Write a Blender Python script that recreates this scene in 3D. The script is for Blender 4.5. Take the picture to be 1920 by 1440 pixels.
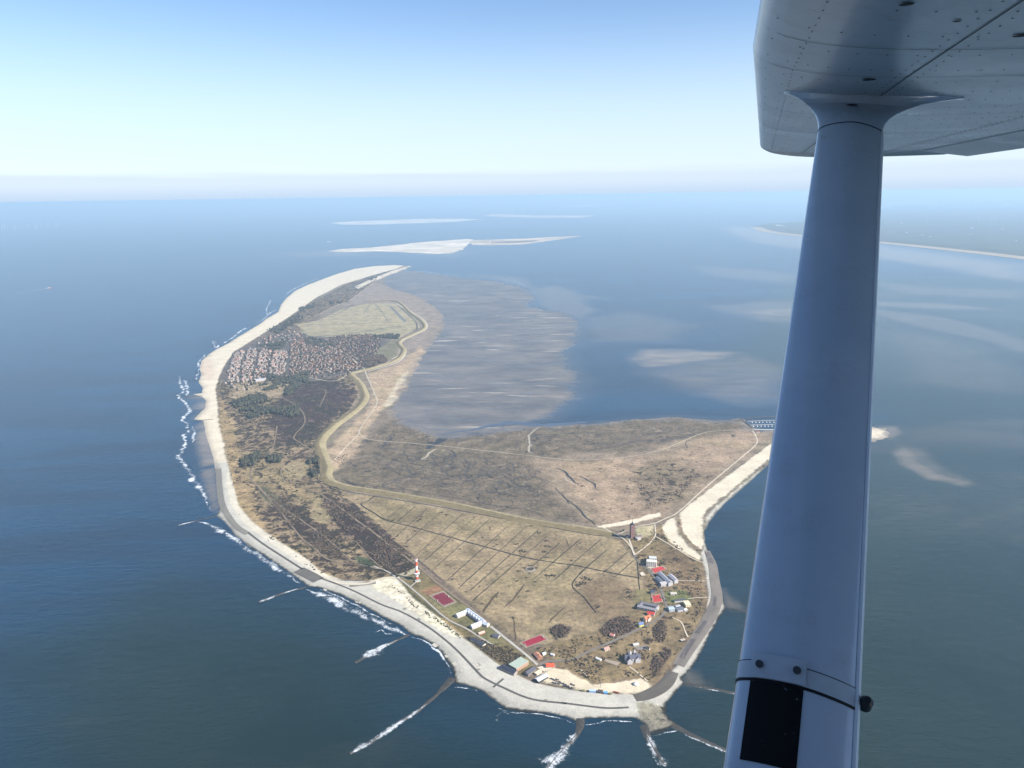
import bpy, bmesh, math, random
import numpy as np
from mathutils import Vector, Matrix

for o in list(bpy.data.objects):
    bpy.data.objects.remove(o, do_unlink=True)
scene = bpy.context.scene
COL = scene.collection
R = math.radians

# ------------------------------------------------------------------ camera
FPX, CX, CY = 1450.0, 960.0, 720.0          # photograph's focal length and centre (1920 x 1440)
CAM = Vector((0.0, 0.0, 1000.0))            # about 1000 m above the sea
PITCH, ROLL = R(13.72), R(0.80)
_f = Vector((0, math.cos(PITCH), -math.sin(PITCH)))
_r0 = Vector((1, 0, 0))
_u0 = _r0.cross(_f)
_r = _r0 * math.cos(ROLL) - _u0 * math.sin(ROLL)
_u = _r0 * math.sin(ROLL) + _u0 * math.cos(ROLL)
cam_data = bpy.data.cameras.new('camera')
cam = bpy.data.objects.new('camera', cam_data)
COL.objects.link(cam)
cam.matrix_world = Matrix(((_r.x, _u.x, -_f.x, CAM.x), (_r.y, _u.y, -_f.y, CAM.y),
                           (_r.z, _u.z, -_f.z, CAM.z), (0, 0, 0, 1)))
cam_data.sensor_fit = 'HORIZONTAL'
cam_data.sensor_width = 36.0
cam_data.lens = FPX / 1920 * 36.0
cam_data.clip_start = 0.05
cam_data.clip_end = 600000.0
scene.camera = cam

# ------------------------------------------------------------------ sky, sun, exposure
SUN_DIR = Vector((0.905, -0.425, 0.0)).normalized() * math.cos(R(37)) + Vector((0, 0, math.sin(R(37))))
world = bpy.data.worlds.new('World')
scene.world = world
world.use_nodes = True
wn, wl = world.node_tree.nodes, world.node_tree.links
wn.clear()
w_out = wn.new('ShaderNodeOutputWorld')
w_bg = wn.new('ShaderNodeBackground')
sky = wn.new('ShaderNodeTexSky')
sky.sky_type = 'NISHITA'
sky.sun_disc = False
sky.sun_elevation = R(37)
sky.sun_rotation = math.atan2(SUN_DIR.x, SUN_DIR.y)
sky.altitude = 1000
sky.air_density = 1.0
sky.dust_density = 0.4
sky.ozone_density = 4.0
SKY_STRENGTH = 0.078
w_bg.inputs['Strength'].default_value = SKY_STRENGTH
# a faint lilac cloud bank lies all round just above the horizon
w_tc = wn.new('ShaderNodeTexCoord')
w_sep = wn.new('ShaderNodeSeparateXYZ')
w_map = wn.new('ShaderNodeMapping'); w_map.inputs['Scale'].default_value = (4, 4, 90)
w_noise = wn.new('ShaderNodeTexNoise'); w_noise.inputs['Scale'].default_value = 1.0; w_noise.inputs['Detail'].default_value = 5
w_add = wn.new('ShaderNodeMath'); w_add.operation = 'MULTIPLY_ADD'
w_add.inputs[1].default_value = 0.018
w_rmp = wn.new('ShaderNodeMapRange'); w_rmp.interpolation_type = 'SMOOTHSTEP'
w_rmp.inputs['From Min'].default_value = 0.0320; w_rmp.inputs['From Max'].default_value = 0.0420
w_rmp.inputs['To Min'].default_value = 0.62; w_rmp.inputs['To Max'].default_value = 0.0
w_mix = wn.new('ShaderNodeMix'); w_mix.data_type = 'RGBA'
w_mix.inputs['B'].default_value = (3.75, 4.45, 5.5, 1)
wl.new(w_tc.outputs['Generated'], w_sep.inputs[0])
wl.new(w_tc.outputs['Generated'], w_map.inputs[0])
wl.new(w_map.outputs[0], w_noise.inputs['Vector'])
wl.new(w_noise.outputs['Fac'], w_add.inputs[0]); wl.new(w_sep.outputs['Z'], w_add.inputs[2])
wl.new(w_add.outputs[0], w_rmp.inputs['Value'])
wl.new(w_rmp.outputs[0], w_mix.inputs['Factor'])
# thin white-blue veil of haze low in the sky, the same all round
w_veil = wn.new('ShaderNodeMapRange'); w_veil.interpolation_type = 'SMOOTHERSTEP'
w_veil.inputs['From Min'].default_value = 0.0; w_veil.inputs['From Max'].default_value = 0.26
w_veil.inputs['To Min'].default_value = 0.80; w_veil.inputs['To Max'].default_value = 0.0
w_mix2 = wn.new('ShaderNodeMix'); w_mix2.data_type = 'RGBA'
w_mix2.inputs['B'].default_value = (4.5, 5.25, 6.05, 1)
wl.new(w_sep.outputs['Z'], w_veil.inputs['Value'])
wl.new(w_veil.outputs[0], w_mix2.inputs['Factor'])
wl.new(sky.outputs[0], w_mix2.inputs['A'])
wl.new(w_mix2.outputs['Result'], w_mix.inputs['A'])
# the lowest rim takes the blue of the far sea haze
w_low = wn.new('ShaderNodeMapRange'); w_low.interpolation_type = 'SMOOTHSTEP'
w_low.inputs['From Min'].default_value = -0.002; w_low.inputs['From Max'].default_value = 0.020
w_low.inputs['To Min'].default_value = 0.9; w_low.inputs['To Max'].default_value = 0.0
w_mix3 = wn.new('ShaderNodeMix'); w_mix3.data_type = 'RGBA'
w_mix3.inputs['B'].default_value = (3.2, 4.1, 5.25, 1)
wl.new(w_sep.outputs['Z'], w_low.inputs['Value']); wl.new(w_low.outputs[0], w_mix3.inputs['Factor'])
wl.new(w_mix.outputs['Result'], w_mix3.inputs['A'])
wl.new(w_mix3.outputs['Result'], w_bg.inputs['Color'])
wl.new(w_bg.outputs[0], w_out.inputs['Surface'])

sun_data = bpy.data.lights.new('sun', 'SUN')
sun_data.energy = 4.6
sun_data.angle = R(0.53)
sun_data.color = (1.0, 0.955, 0.88)
sun = bpy.data.objects.new('sun', sun_data)
COL.objects.link(sun)
sun.location = (3000, -1500, 4000)
sun.rotation_euler = (-SUN_DIR).to_track_quat('-Z', 'Y').to_euler()

scene.view_settings.view_transform = 'Standard'
scene.view_settings.look = 'None'
scene.view_settings.exposure = 1.2
scene.view_settings.gamma = 1.0
scene.view_settings.use_curve_mapping = False
cy = scene.cycles
cy.use_denoising = True
try:
    cy.denoiser = 'OPENIMAGEDENOISE'
    cy.denoising_prefilter = 'ACCURATE'
except Exception:
    pass
cy.max_bounces = 6
cy.diffuse_bounces = 2
cy.glossy_bounces = 3
cy.volume_bounces = 0
cy.transparent_max_bounces = 12
cy.caustics_reflective = False
cy.caustics_refractive = False

# ------------------------------------------------------------------ helpers
def ray(px, py):
    d = _f + _r * ((px - CX) / FPX) + _u * ((CY - py) / FPX)
    return d

def G(px, py, z=0.0):
    """map position (x, y) of a point seen in the photograph, lying at height z"""
    d = ray(px, py)
    t = (z - CAM.z) / d.z
    return (CAM.x + d.x * t, CAM.y + d.y * t)

def GA(pts, z=0.0):
    return np.array([G(p[0], p[1], z) for p in pts], dtype=np.float64)

def srgb(r, g, b, k=1.0):
    out = []
    for v in (r, g, b):
        v /= 255.0
        out.append(k * (v / 12.92 if v <= 0.04045 else ((v + 0.055) / 1.055) ** 2.4))
    return tuple(out)

def tag(o, label=None, cat=None, group=None, kind=None):
    if label: o['label'] = label
    if cat: o['category'] = cat
    if group: o['group'] = group
    if kind: o['kind'] = kind
    return o

def mesh_data(name, verts, faces, mats=(), fmat=None, smooth=False):
    me = bpy.data.meshes.new(name)
    me.from_pydata([tuple(v) for v in verts], [], [tuple(f) for f in faces])
    for m in mats:
        me.materials.append(m)
    if fmat is not None:
        me.polygons.foreach_set('material_index', np.asarray(fmat, dtype=np.int32))
    if smooth:
        me.polygons.foreach_set('use_smooth', np.ones(len(me.polygons), dtype=bool))
    me.update()
    return me

def link(name, me, parent=None, loc=(0, 0, 0), rz=0.0):
    o = bpy.data.objects.new(name, me)
    COL.objects.link(o)
    o.location = loc
    if rz:
        o.rotation_euler = (0, 0, rz)
    if parent is not None:
        o.parent = parent
    return o

def empty(name, loc=(0, 0, 0), rz=0.0):
    o = link(name, None, None, loc, rz)
    o.empty_display_size = 1.0
    return o

def big_mesh(name, verts, quads, mats, smooth=True, attrs=None, cols=None):
    """fast mesh from numpy arrays; attrs: name -> per-vertex float; cols: name -> per-vertex rgb"""
    me = bpy.data.meshes.new(name)
    nv, nf = len(verts), len(quads)
    k = quads.shape[1]
    me.vertices.add(nv)
    me.vertices.foreach_set('co', np.ascontiguousarray(verts, dtype=np.float32).ravel())
    me.loops.add(nf * k)
    me.loops.foreach_set('vertex_index', np.ascontiguousarray(quads, dtype=np.int32).ravel())
    me.polygons.add(nf)
    me.polygons.foreach_set('loop_start', np.arange(0, nf * k, k, dtype=np.int32))
    if smooth:
        me.polygons.foreach_set('use_smooth', np.ones(nf, dtype=bool))
    for m in mats:
        me.materials.append(m)
    for n, a in (attrs or {}).items():
        at = me.attributes.new(n, 'FLOAT', 'POINT')
        at.data.foreach_set('value', np.ascontiguousarray(a, dtype=np.float32))
    for n, a in (cols or {}).items():
        at = me.attributes.new(n, 'FLOAT_COLOR', 'POINT')
        rgba = np.ones((nv, 4), dtype=np.float32); rgba[:, :3] = a
        at.data.foreach_set('color', rgba.ravel())
    me.update(calc_edges=True)
    me.validate()
    return me

# lattice noise for terrain heights and outlines
def _hash(ix, iy, seed):
    h = (ix.astype(np.int64) * 374761393 + iy.astype(np.int64) * 668265263 + seed * 1442695041) & 0xFFFFFFFF
    h = ((h ^ (h >> 13)) * 1274126177) & 0xFFFFFFFF
    h = h ^ (h >> 16)
    return (h & 0xFFFFFF) / float(0xFFFFFF)

def vnoise(x, y, seed=0):
    x0 = np.floor(x); y0 = np.floor(y)
    fx = x - x0; fy = y - y0
    fx = fx * fx * (3 - 2 * fx); fy = fy * fy * (3 - 2 * fy)
    a = _hash(x0, y0, seed); b = _hash(x0 + 1, y0, seed)
    c = _hash(x0, y0 + 1, seed); d = _hash(x0 + 1, y0 + 1, seed)
    return (a * (1 - fx) + b * fx) * (1 - fy) + (c * (1 - fx) + d * fx) * fy

def fbm(x, y, scale, octv=4, seed=0, gain=0.5):
    x = np.asarray(x, dtype=float); y = np.asarray(y, dtype=float)
    s = np.zeros_like(x); amp = 1.0; tot = 0.0; f = 1.0 / scale
    for k in range(octv):
        s += amp * (vnoise(x * f, y * f, seed + 17 * k) - 0.5)
        tot += amp; amp *= gain; f *= 2.03
    return s / tot * 2          # about -1 .. 1

def seg_dist2(x, y, a, b):
    dx, dy = b[0] - a[0], b[1] - a[1]
    L = dx * dx + dy * dy + 1e-12
    t = np.clip(((x - a[0]) * dx + (y - a[1]) * dy) / L, 0, 1)
    ex = x - (a[0] + t * dx); ey = y - (a[1] + t * dy)
    return ex * ex + ey * ey

def line_dist(x, y, pts):
    d = np.full(x.shape, 1e18)
    for i in range(len(pts) - 1):
        d = np.minimum(d, seg_dist2(x, y, pts[i], pts[i + 1]))
    return np.sqrt(d)

def poly_sd(x, y, poly):
    """signed distance, positive inside"""
    n = len(poly)
    d = np.full(x.shape, 1e18)
    ins = np.zeros(x.shape, dtype=bool)
    for i in range(n):
        a = poly[i]; b = poly[(i + 1) % n]
        d = np.minimum(d, seg_dist2(x, y, a, b))
        if a[1] != b[1]:
            c = (a[1] > y) != (b[1] > y)
            xi = (b[0] - a[0]) * (y - a[1]) / (b[1] - a[1]) + a[0]
            ins ^= c & (x < xi)
    d = np.sqrt(d)
    return np.where(ins, d, -d)

def smooth(e0, e1, v):
    t = np.clip((v - e0) / (e1 - e0), 0, 1)
    return t * t * (3 - 2 * t)

def spline(pts, step):
    """Catmull-Rom through map points, resampled about every step metres"""
    p = np.asarray(pts, dtype=np.float64)
    if len(p) == 2:
        n = max(2, int(np.linalg.norm(p[1] - p[0]) / step) + 1)
        t = np.linspace(0, 1, n)[:, None]
        return p[0] * (1 - t) + p[1] * t
    q = np.vstack([2 * p[0] - p[1], p, 2 * p[-1] - p[-2]])
    out = []
    for i in range(1, len(q) - 2):
        n = max(2, int(np.linalg.norm(q[i + 1] - q[i]) / step) + 1)
        t = np.linspace(0, 1, n, endpoint=False)[:, None]
        a, b, c, d = q[i - 1], q[i], q[i + 1], q[i + 2]
        out.append(0.5 * ((2 * b) + (-a + c) * t + (2 * a - 5 * b + 4 * c - d) * t * t + (-a + 3 * b - 3 * c + d) * t ** 3))
    out.append(p[-1:])
    return np.vstack(out)

# ------------------------------------------------------------------ node materials
class NT:
    def __init__(self, name):
        self.m = bpy.data.materials.new(name)
        self.m.use_nodes = True
        self.n = self.m.node_tree.nodes
        self.l = self.m.node_tree.links
        self.n.clear()
        self.out = self.n.new('ShaderNodeOutputMaterial')
        self.b = self.n.new('ShaderNodeBsdfPrincipled')
        self.l.new(self.b.outputs[0], self.out.inputs['Surface'])
    def pos(self, scale=(1, 1, 1), rz=0.0, obj=False):
        if obj:
            g = self.n.new('ShaderNodeTexCoord'); src = g.outputs['Object']
        else:
            g = self.n.new('ShaderNodeNewGeometry'); src = g.outputs['Position']
        mp = self.n.new('ShaderNodeMapping')
        mp.inputs['Rotation'].default_value = (0, 0, rz)
        mp.inputs['Scale'].default_value = scale
        self.l.new(src, mp.inputs[0])
        return mp.outputs[0]
    def noise(self, vec, scale, detail=4, rough=0.55, dist=0.0):
        t = self.n.new('ShaderNodeTexNoise')
        t.inputs['Scale'].default_value = scale
        t.inputs['Detail'].default_value = detail
        t.inputs['Roughness'].default_value = rough
        t.inputs['Distortion'].default_value = dist
        self.l.new(vec, t.inputs['Vector'])
        return t.outputs['Fac']
    def attr(self, name):
        a = self.n.new('ShaderNodeAttribute'); a.attribute_name = name
        return a
    def math(self, op, a, b=None, c=None, clamp=False):
        m = self.n.new('ShaderNodeMath'); m.operation = op; m.use_clamp = clamp
        for i, v in enumerate((a, b, c)):
            if v is None: continue
            if hasattr(v, 'links'): self.l.new(v, m.inputs[i])
            else: m.inputs[i].default_value = v
        return m.outputs[0]
    def rng(self, v, a, b, c, d, sm=False):
        m = self.n.new('ShaderNodeMapRange')
        if sm: m.interpolation_type = 'SMOOTHSTEP'
        self.l.new(v, m.inputs['Value'])
        for k, q in zip(('From Min', 'From Max', 'To Min', 'To Max'), (a, b, c, d)):
            if hasattr(q, 'links'): self.l.new(q, m.inputs[k])
            else: m.inputs[k].default_value = q
        return m.outputs[0]
    def mix(self, f, a, b, mode='MIX'):
        m = self.n.new('ShaderNodeMix'); m.data_type = 'RGBA'; m.blend_type = mode
        for k, q in (('Factor', f), ('A', a), ('B', b)):
            if hasattr(q, 'links'): self.l.new(q, m.inputs[k])
            elif k == 'Factor': m.inputs[k].default_value = q
            else: m.inputs[k].default_value = tuple(q)[:3] + (1,)
        return m.outputs['Result']
    def scale(self, col, f):
        m = self.n.new('ShaderNodeVectorMath'); m.operation = 'SCALE'
        self.l.new(col, m.inputs[0])
        if hasattr(f, 'links'): self.l.new(f, m.inputs['Scale'])
        else: m.inputs['Scale'].default_value = f
        return m.outputs[0]
    def bump(self, h, strength=0.5, dist=1.0):
        b = self.n.new('ShaderNodeBump')
        b.inputs['Strength'].default_value = strength
        b.inputs['Distance'].default_value = dist
        self.l.new(h, b.inputs['Height'])
        self.l.new(b.outputs[0], self.b.inputs['Normal'])
        return b
    def set(self, **kw):
        for k, v in kw.items():
            k = {'color': 'Base Color', 'rough': 'Roughness', 'metal': 'Metallic', 'spec': 'Specular IOR Level',
                 'coat': 'Coat Weight', 'alpha': 'Alpha', 'coat_rough': 'Coat Roughness'}[k]
            if hasattr(v, 'links'): self.l.new(v, self.b.inputs[k])
            elif k == 'Base Color': self.b.inputs[k].default_value = tuple(v)[:3] + (1,)
            else: self.b.inputs[k].default_value = v
        return self

_MC = {}
def plain(name, color, rough=0.8, var=0.18, nscale=0.25, spec=0.25, metal=0.0, obj=False, detail=3, **kw):
    """surface colour with some mottling"""
    key = (name, tuple(round(c, 4) for c in color))
    if key in _MC: return _MC[key]
    t = NT(name)
    v = t.pos(obj=obj)
    n = t.noise(v, nscale, detail, 0.6)
    f = t.rng(n, 0.3, 0.7, 1 - var, 1 + var)
    rgb = t.n.new('ShaderNodeRGB'); rgb.outputs[0].default_value = tuple(color)[:3] + (1,)
    t.set(color=t.scale(rgb.outputs[0], f), rough=rough, spec=spec, metal=metal, **kw)
    _MC[key] = t.m
    return t.m
# ------------------------------------------------------------------ the sea
def soft_field(x, y, polys):
    """polys: list of (px points, softness m, warp m, value); returns the strongest value at each point"""
    out = np.zeros_like(x)
    for pts, soft, warp, val in polys:
        p = GA(pts)
        mx, my = p.min(0) - 3 * soft - warp, p.max(0) + 3 * soft + warp
        sel = (x > mx[0]) & (x < my[0]) & (y > mx[1]) & (y < my[1])
        if not sel.any(): continue
        xs, ys = x[sel], y[sel]
        if warp:
            xs = xs + warp * fbm(xs, ys, warp * 5, 3, 5); ys = ys + warp * fbm(xs, ys, warp * 5, 3, 9)
        w = smooth(-soft, soft, poly_sd(xs, ys, p)) * val
        out[sel] = np.maximum(out[sel], w)
    return out

def geo(a, b, first, ratio):
    out = [a]; s = first
    while (out[-1] - b) * (1 if b < a else -1) > 0:
        out.append(out[-1] + (s if b > a else -s)); s *= ratio
    return out[1:]

MUD = [
    ([(700, 506), (772, 508), (850, 519), (940, 529), (990, 545), (1003, 560), (985, 574), (1060, 588), (1085, 604), (1078, 632), (1069, 648),
      (1036, 655), (1062, 682), (1085, 712), (1083, 745), (1060, 768), (1025, 782), (960, 795), (880, 803), (830, 815), (720, 830), (640, 700), (660, 560)], 95, 60, 1.0),
    ([(900, 800), (1000, 798), (1110, 795), (1200, 788), (1260, 782), (1340, 788), (1390, 786), (1420, 800), (1380, 830), (1000, 850)], 12, 30, 1.0),
    ([(700, 780), (800, 790), (870, 803), (930, 797), (960, 830), (700, 840)], 14, 30, 0.8),
]
SHOAL = [
    (MUD[0][0], 170, 60, 0.5), (MUD[1][0], 90, 40, 0.35),
    ([(1192, 672), (1215, 658), (1300, 656), (1382, 660), (1340, 672), (1270, 684), (1215, 690)], 85, 90, 0.9),
    ([(1205, 700), (1280, 685), (1400, 665), (1480, 690), (1460, 745), (1380, 755), (1300, 735)], 150, 90, 0.42),
    ([(1400, 585), (1440, 579), (1500, 578), (1500, 592), (1440, 592)], 50, 30, 0.75),
    ([(1330, 575), (1440, 565), (1520, 570), (1520, 605), (1430, 602)], 120, 60, 0.4),
    ([(1676, 848), (1690, 838), (1710, 842), (1722, 866), (1765, 890), (1822, 905), (1800, 909), (1740, 897), (1692, 872)], 26, 14, 0.62),
    ([(1690, 838), (1730, 842), (1770, 880), (1830, 905), (1740, 880)], 40, 20, 0.35),
    ([(1640, 566), (1780, 570), (1885, 582), (1800, 580), (1650, 574)], 60, 40, 0.5),
    ([(1640, 590), (1740, 618), (1860, 640), (1930, 665), (1930, 640), (1800, 600), (1650, 580)], 60, 50, 0.35),
    ([(1660, 620), (1790, 640), (1920, 690), (1920, 740), (1700, 720)], 200, 100, 0.22),
    ([(1345, 424), (1420, 428), (1515, 445), (1660, 462), (1800, 478), (1920, 500), (1920, 530), (1760, 500), (1600, 480), (1420, 455)], 150, 150, 0.8),
    ([(990, 545), (1040, 535), (1085, 550), (1110, 585), (1085, 600), (1020, 580)], 80, 80, 0.45),
    ([(1085, 600), (1180, 585), (1300, 610), (1250, 640), (1120, 640)], 150, 80, 0.3),
    ([(1300, 500), (1420, 505), (1520, 520), (1460, 530), (1330, 515)], 150, 100, 0.35),
    ([(1090, 795), (1130, 800), (1215, 800), (1260, 792), (1200, 785)], 14, 10, 0.3),
    ([(1640, 530), (1760, 540), (1920, 545), (1920, 560), (1700, 552)], 100, 80, 0.35),
    ([(870, 512), (980, 520), (1010, 540), (1060, 548), (1150, 560), (1060, 560), (990, 540)], 40, 30, 0.3),
    ([(520, 478), (620, 468), (700, 476), (850, 482), (900, 470), (700, 480), (560, 482)], 80, 30, 0.35),
    ([(372, 740), (400, 740), (412, 870), (380, 875), (368, 830), (378, 790)], 22, 10, 0.85),
    ([(376, 880), (404, 876), (410, 960), (398, 955)], 12, 8, 0.7),
    ([(1355, 1105), (1375, 1125), (1400, 1145), (1362, 1140)], 14, 6, 0.45),
    ([(1280, 1240), (1300, 1262), (1330, 1290), (1284, 1284)], 14, 6, 0.4),
    ([(1645, 800), (1680, 800), (1690, 812), (1668, 824)], 22, 8, 0.6),
]
MURK = [   # silty green-grey water on the landward side
    ([(1180, 1440), (1255, 1300), (1370, 1120), (1330, 990), (1450, 860), (1640, 790), (1500, 700), (1300, 690), (1500, 520), (1950, 520), (2600, 700), (2600, 3000), (1000, 3000)], 260, 160, 1.0),
    ([(0, 1180), (300, 1080), (640, 1150), (860, 1290), (1250, 1400), (1300, 3000), (-400, 3000)], 300, 120, 0.95),
]

def build_sea():
    xs = sorted(geo(-1400, -250000, 60, 1.22)) + list(np.arange(-1400, 3700, 17.0)) + geo(3700, 250000, 40, 1.16)
    ys = sorted(geo(900, -60000, 80, 1.3)) + list(np.arange(900, 3600, 17.0)) + geo(3600, 11500, 17, 1.006) + geo(11500, 250000, 120, 1.07)
    xs = np.array(sorted(set(xs))); ys = np.array(sorted(set(ys)))
    X, Y = np.meshgrid(xs, ys)
    x, y = X.ravel(), Y.ravel()
    mud = soft_field(x, y, MUD); shoal = soft_field(x, y, SHOAL); murk = soft_field(x, y, MURK)
    nx, ny = len(xs), len(ys)
    i = np.arange(nx * ny).reshape(ny, nx)
    q = np.stack([i[:-1, :-1].ravel(), i[:-1, 1:].ravel(), i[1:, 1:].ravel(), i[1:, :-1].ravel()], 1)
    t = NT('sea_water')
    am, ash, ak = t.attr('mud').outputs['Fac'], t.attr('shoal').outputs['Fac'], t.attr('murk').outputs['Fac']
    big = t.noise(t.pos((0.00045, 0.00045, 0)), 1.0, 5, 0.6)
    band = t.noise(t.pos((0.0006, 0.0035, 0), R(-12)), 1.0, 5, 0.62, 0.6)
    deep = t.mix(t.rng(band, 0.36, 0.64, 0, 1, True), (0.0004, 0.012, 0.030), (0.0015, 0.026, 0.062))
    murkc = t.mix(t.rng(big, 0.38, 0.62, 0, 1, True), (0.0015, 0.011, 0.008), (0.012, 0.024, 0.019))
    c = t.mix(ak, deep, murkc)
    # sand showing through thin water
    sn = t.noise(t.pos((0.004, 0.012, 0), R(-25)), 1.0, 5, 0.6)
    sh = t.math('MULTIPLY', ash, t.rng(sn, 0.3, 0.65, 0.55, 1.15), clamp=True)
    thin = t.noise(t.pos((0.0004, 0.0011, 0), R(-18)), 1.0, 6, 0.62, 0.8)
    sh = t.math('ADD', sh, t.math('MULTIPLY', t.math('MULTIPLY', t.rng(thin, 0.52, 0.72, 0, 0.26, True), ak), t.rng(ash, 0, 1, 1, 0)), clamp=True)
    c = t.mix(sh, c, srgb(168, 152, 132, 0.5))
    # wet tidal mud with pale streaks of dry sand, gullies still holding water, and a ragged rim
    mn = t.noise(t.pos((0.0030, 0.0052, 0), R(30)), 1.0, 7, 0.68)
    mn2 = t.noise(t.pos((0.0009, 0.0009, 0)), 1.0, 4, 0.6)
    streak = t.noise(t.pos((0.0030, 0.021, 0), R(33)), 1.0, 5, 0.55, 0.4)
    mudc = t.mix(t.rng(mn, 0.32, 0.68, 0, 1, True), srgb(104, 100, 98, 0.55), srgb(142, 132, 122, 0.6))
    stm = t.noise(t.pos((0.0012, 0.0012, 0)), 1.0, 3, 0.5)
    stf = t.math('MULTIPLY', t.rng(streak, 0.57, 0.70, 0, 0.75, True), t.rng(stm, 0.42, 0.56, 0, 1, True))
    mudc = t.mix(stf, mudc, srgb(214, 198, 176, 0.75))
    gl = t.math('ABSOLUTE', t.math('SUBTRACT', t.noise(t.pos((0.0019, 0.0026, 0), R(20)), 1.0, 4, 0.5, 1.4), 0.5))
    gully = t.rng(gl, 0.004, 0.022, 0.55, 0, True)
    wet = t.math('MAXIMUM', gully, t.rng(streak, 0.46, 0.34, 0, 0.5, True))
    rag = t.math('MULTIPLY_ADD', t.math('SUBTRACT', mn, 0.5), 1.5, am)
    mf = t.math('MULTIPLY', t.rng(rag, 0.25, 0.85, 0, 1, True), t.math('SUBTRACT', 1.0, t.math('MULTIPLY', wet, 0.8)), clamp=True)
    mf = t.math('MULTIPLY', mf, t.rng(am, 0.0, 0.12, 0, 1), clamp=True)
    c = t.mix(mf, c, mudc)
    t.set(color=c, rough=t.rng(mf, 0, 1, 0.24, 0.42), spec=t.rng(mf, 0, 1, 0.5, 0.4))
    t.b.inputs['IOR'].default_value = 1.34
    w1 = t.noise(t.pos((0.02, 0.045, 0), R(-20)), 1.0, 5, 0.65)
    w2 = t.noise(t.pos((0.14, 0.22, 0), R(15)), 1.0, 3, 0.6)
    h = t.math('MULTIPLY', t.math('ADD', t.math('MULTIPLY', w1, 4.2), t.math('MULTIPLY', w2, 1.0)), t.rng(mf, 0, 1, 1, 0.05))
    t.bump(h, 0.55, 1.0)
    me = big_mesh('sea', np.stack([x, y, np.zeros_like(x)], 1), q, [t.m], True, {'mud': mud, 'shoal': shoal, 'murk': murk})
    tag(link('sea', me), kind='structure')
build_sea()

# ------------------------------------------------------------------ haze over the sea
def build_haze():
    m = bpy.data.materials.new('haze_air'); m.use_nodes = True
    n, l = m.node_tree.nodes, m.node_tree.links
    n.clear()
    out = n.new('ShaderNodeOutputMaterial'); v = n.new('ShaderNodeVolumePrincipled')
    v.inputs['Color'].default_value = HAZE_COLOR + (1,)
    v.inputs['Density'].default_value = HAZE_DENSITY
    v.inputs['Anisotropy'].default_value = 0.1
    l.new(v.outputs[0], out.inputs['Volume'])
    x0, x1, y0, y1, z0, z1 = -260000, 260000, -65000, 260000, -8, 1003.2
    V = [(x, y, z) for z in (z0, z1) for y in (y0, y1) for x in (x0, x1)]
    F = [(0, 2, 3, 1), (4, 5, 7, 6), (0, 1, 5, 4), (2, 6, 7, 3), (0, 4, 6, 2), (1, 3, 7, 5)]
    tag(link('haze', mesh_data('haze', V, F, [m])), kind='stuff')
HAZE_COLOR = (0.56, 0.79, 1.0)
HAZE_DENSITY = 4.3e-5
build_haze()
# ------------------------------------------------------------------ the island
COAST = [(772, 499), (740, 497), (700, 499), (665, 504), (630, 514), (600, 525), (572, 536), (553, 545), (537, 558), (527, 570), (521, 585),
         (500, 597), (487, 607), (462, 622), (445, 632), (425, 645), (405, 655), (388, 666), (376, 678), (373, 692), (377, 703), (371, 716),
         (379, 728), (377, 737), (360, 739), (378, 744), (385, 752), (384, 764), (372, 776), (361, 787), (380, 790), (384, 812), (390, 830),
         (396, 850), (400, 868), (402, 880), (405, 905), (408, 935), (410, 955), (404, 968), (418, 978),
         (440, 1005), (470, 1028), (505, 1050), (540, 1075), (565, 1093), (577, 1101), (600, 1104), (640, 1118), (680, 1138), (720, 1160),
         (750, 1175), (768, 1190), (790, 1197), (815, 1213), (835, 1238), (849, 1260), (848, 1282), (870, 1286), (900, 1296), (925, 1315),
         (945, 1330), (985, 1336), (1030, 1340), (1060, 1347), (1082, 1356), (1092, 1352), (1110, 1350), (1150, 1349), (1190, 1349), (1204, 1358),
         (1214, 1380), (1236, 1374), (1262, 1365), (1290, 1374), (1276, 1360), (1258, 1348), (1250, 1337), (1253, 1320), (1270, 1300), (1286, 1282),
         (1282, 1272), (1300, 1255), (1320, 1220), (1335, 1190), (1350, 1160), (1364, 1140), (1360, 1128), (1356, 1110), (1350, 1090), (1345, 1070),
         (1338, 1050), (1331, 1035), (1325, 1015), (1323, 997), (1330, 982), (1345, 962), (1375, 932), (1410, 902), (1440, 874), (1470, 853),
         (1560, 835), (1635, 827), (1668, 815), (1664, 802), (1640, 801), (1560, 803), (1500, 807), (1456, 808), (1424, 808), (1412, 803),
         (1388, 784), (1340, 790), (1300, 786), (1250, 783), (1200, 786), (1150, 791), (1100, 796), (1040, 800), (980, 804), (930, 812),
         (880, 818), (835, 822), (800, 812), (765, 800), (745, 785), (740, 765), (752, 745), (765, 725), (778, 700), (795, 665), (815, 640),
         (835, 610), (830, 590), (815, 575), (795, 560), (770, 550), (745, 545), (722, 533), (722, 522), (738, 513), (758, 506)]
DIKE = [(690, 566), (742, 565), (770, 587), (791, 603), (794, 617), (750, 640), (757, 658), (742, 676), (700, 690), (672, 697), (657, 703), (672, 716),
        (681, 732), (684, 748), (668, 769), (629, 798), (605, 822), (600, 836), (606, 855), (614, 878), (612, 893), (622, 905), (657, 915),
        (742, 928), (859, 949), (984, 976), (1109, 995), (1150, 1004)]
POLDER = [(640, 926), (700, 930), (820, 952), (960, 977), (1100, 999), (1160, 1014), (1190, 1045), (1208, 1075), (1208, 1110), (1195, 1135), (1182, 1165),
          (1100, 1195), (1040, 1212), (990, 1205), (955, 1190), (915, 1160), (860, 1112), (800, 1062), (745, 1014), (690, 965), (655, 938)]
K = 0.485
def C(r, g, b):
    return srgb(r, g, b, K + 0.13 * min(1, max(0, (g - 196) / 14)))      # pale sand and shell are truly bright
SAND, PALE = C(238, 222, 194), C(240, 226, 200)
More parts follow.
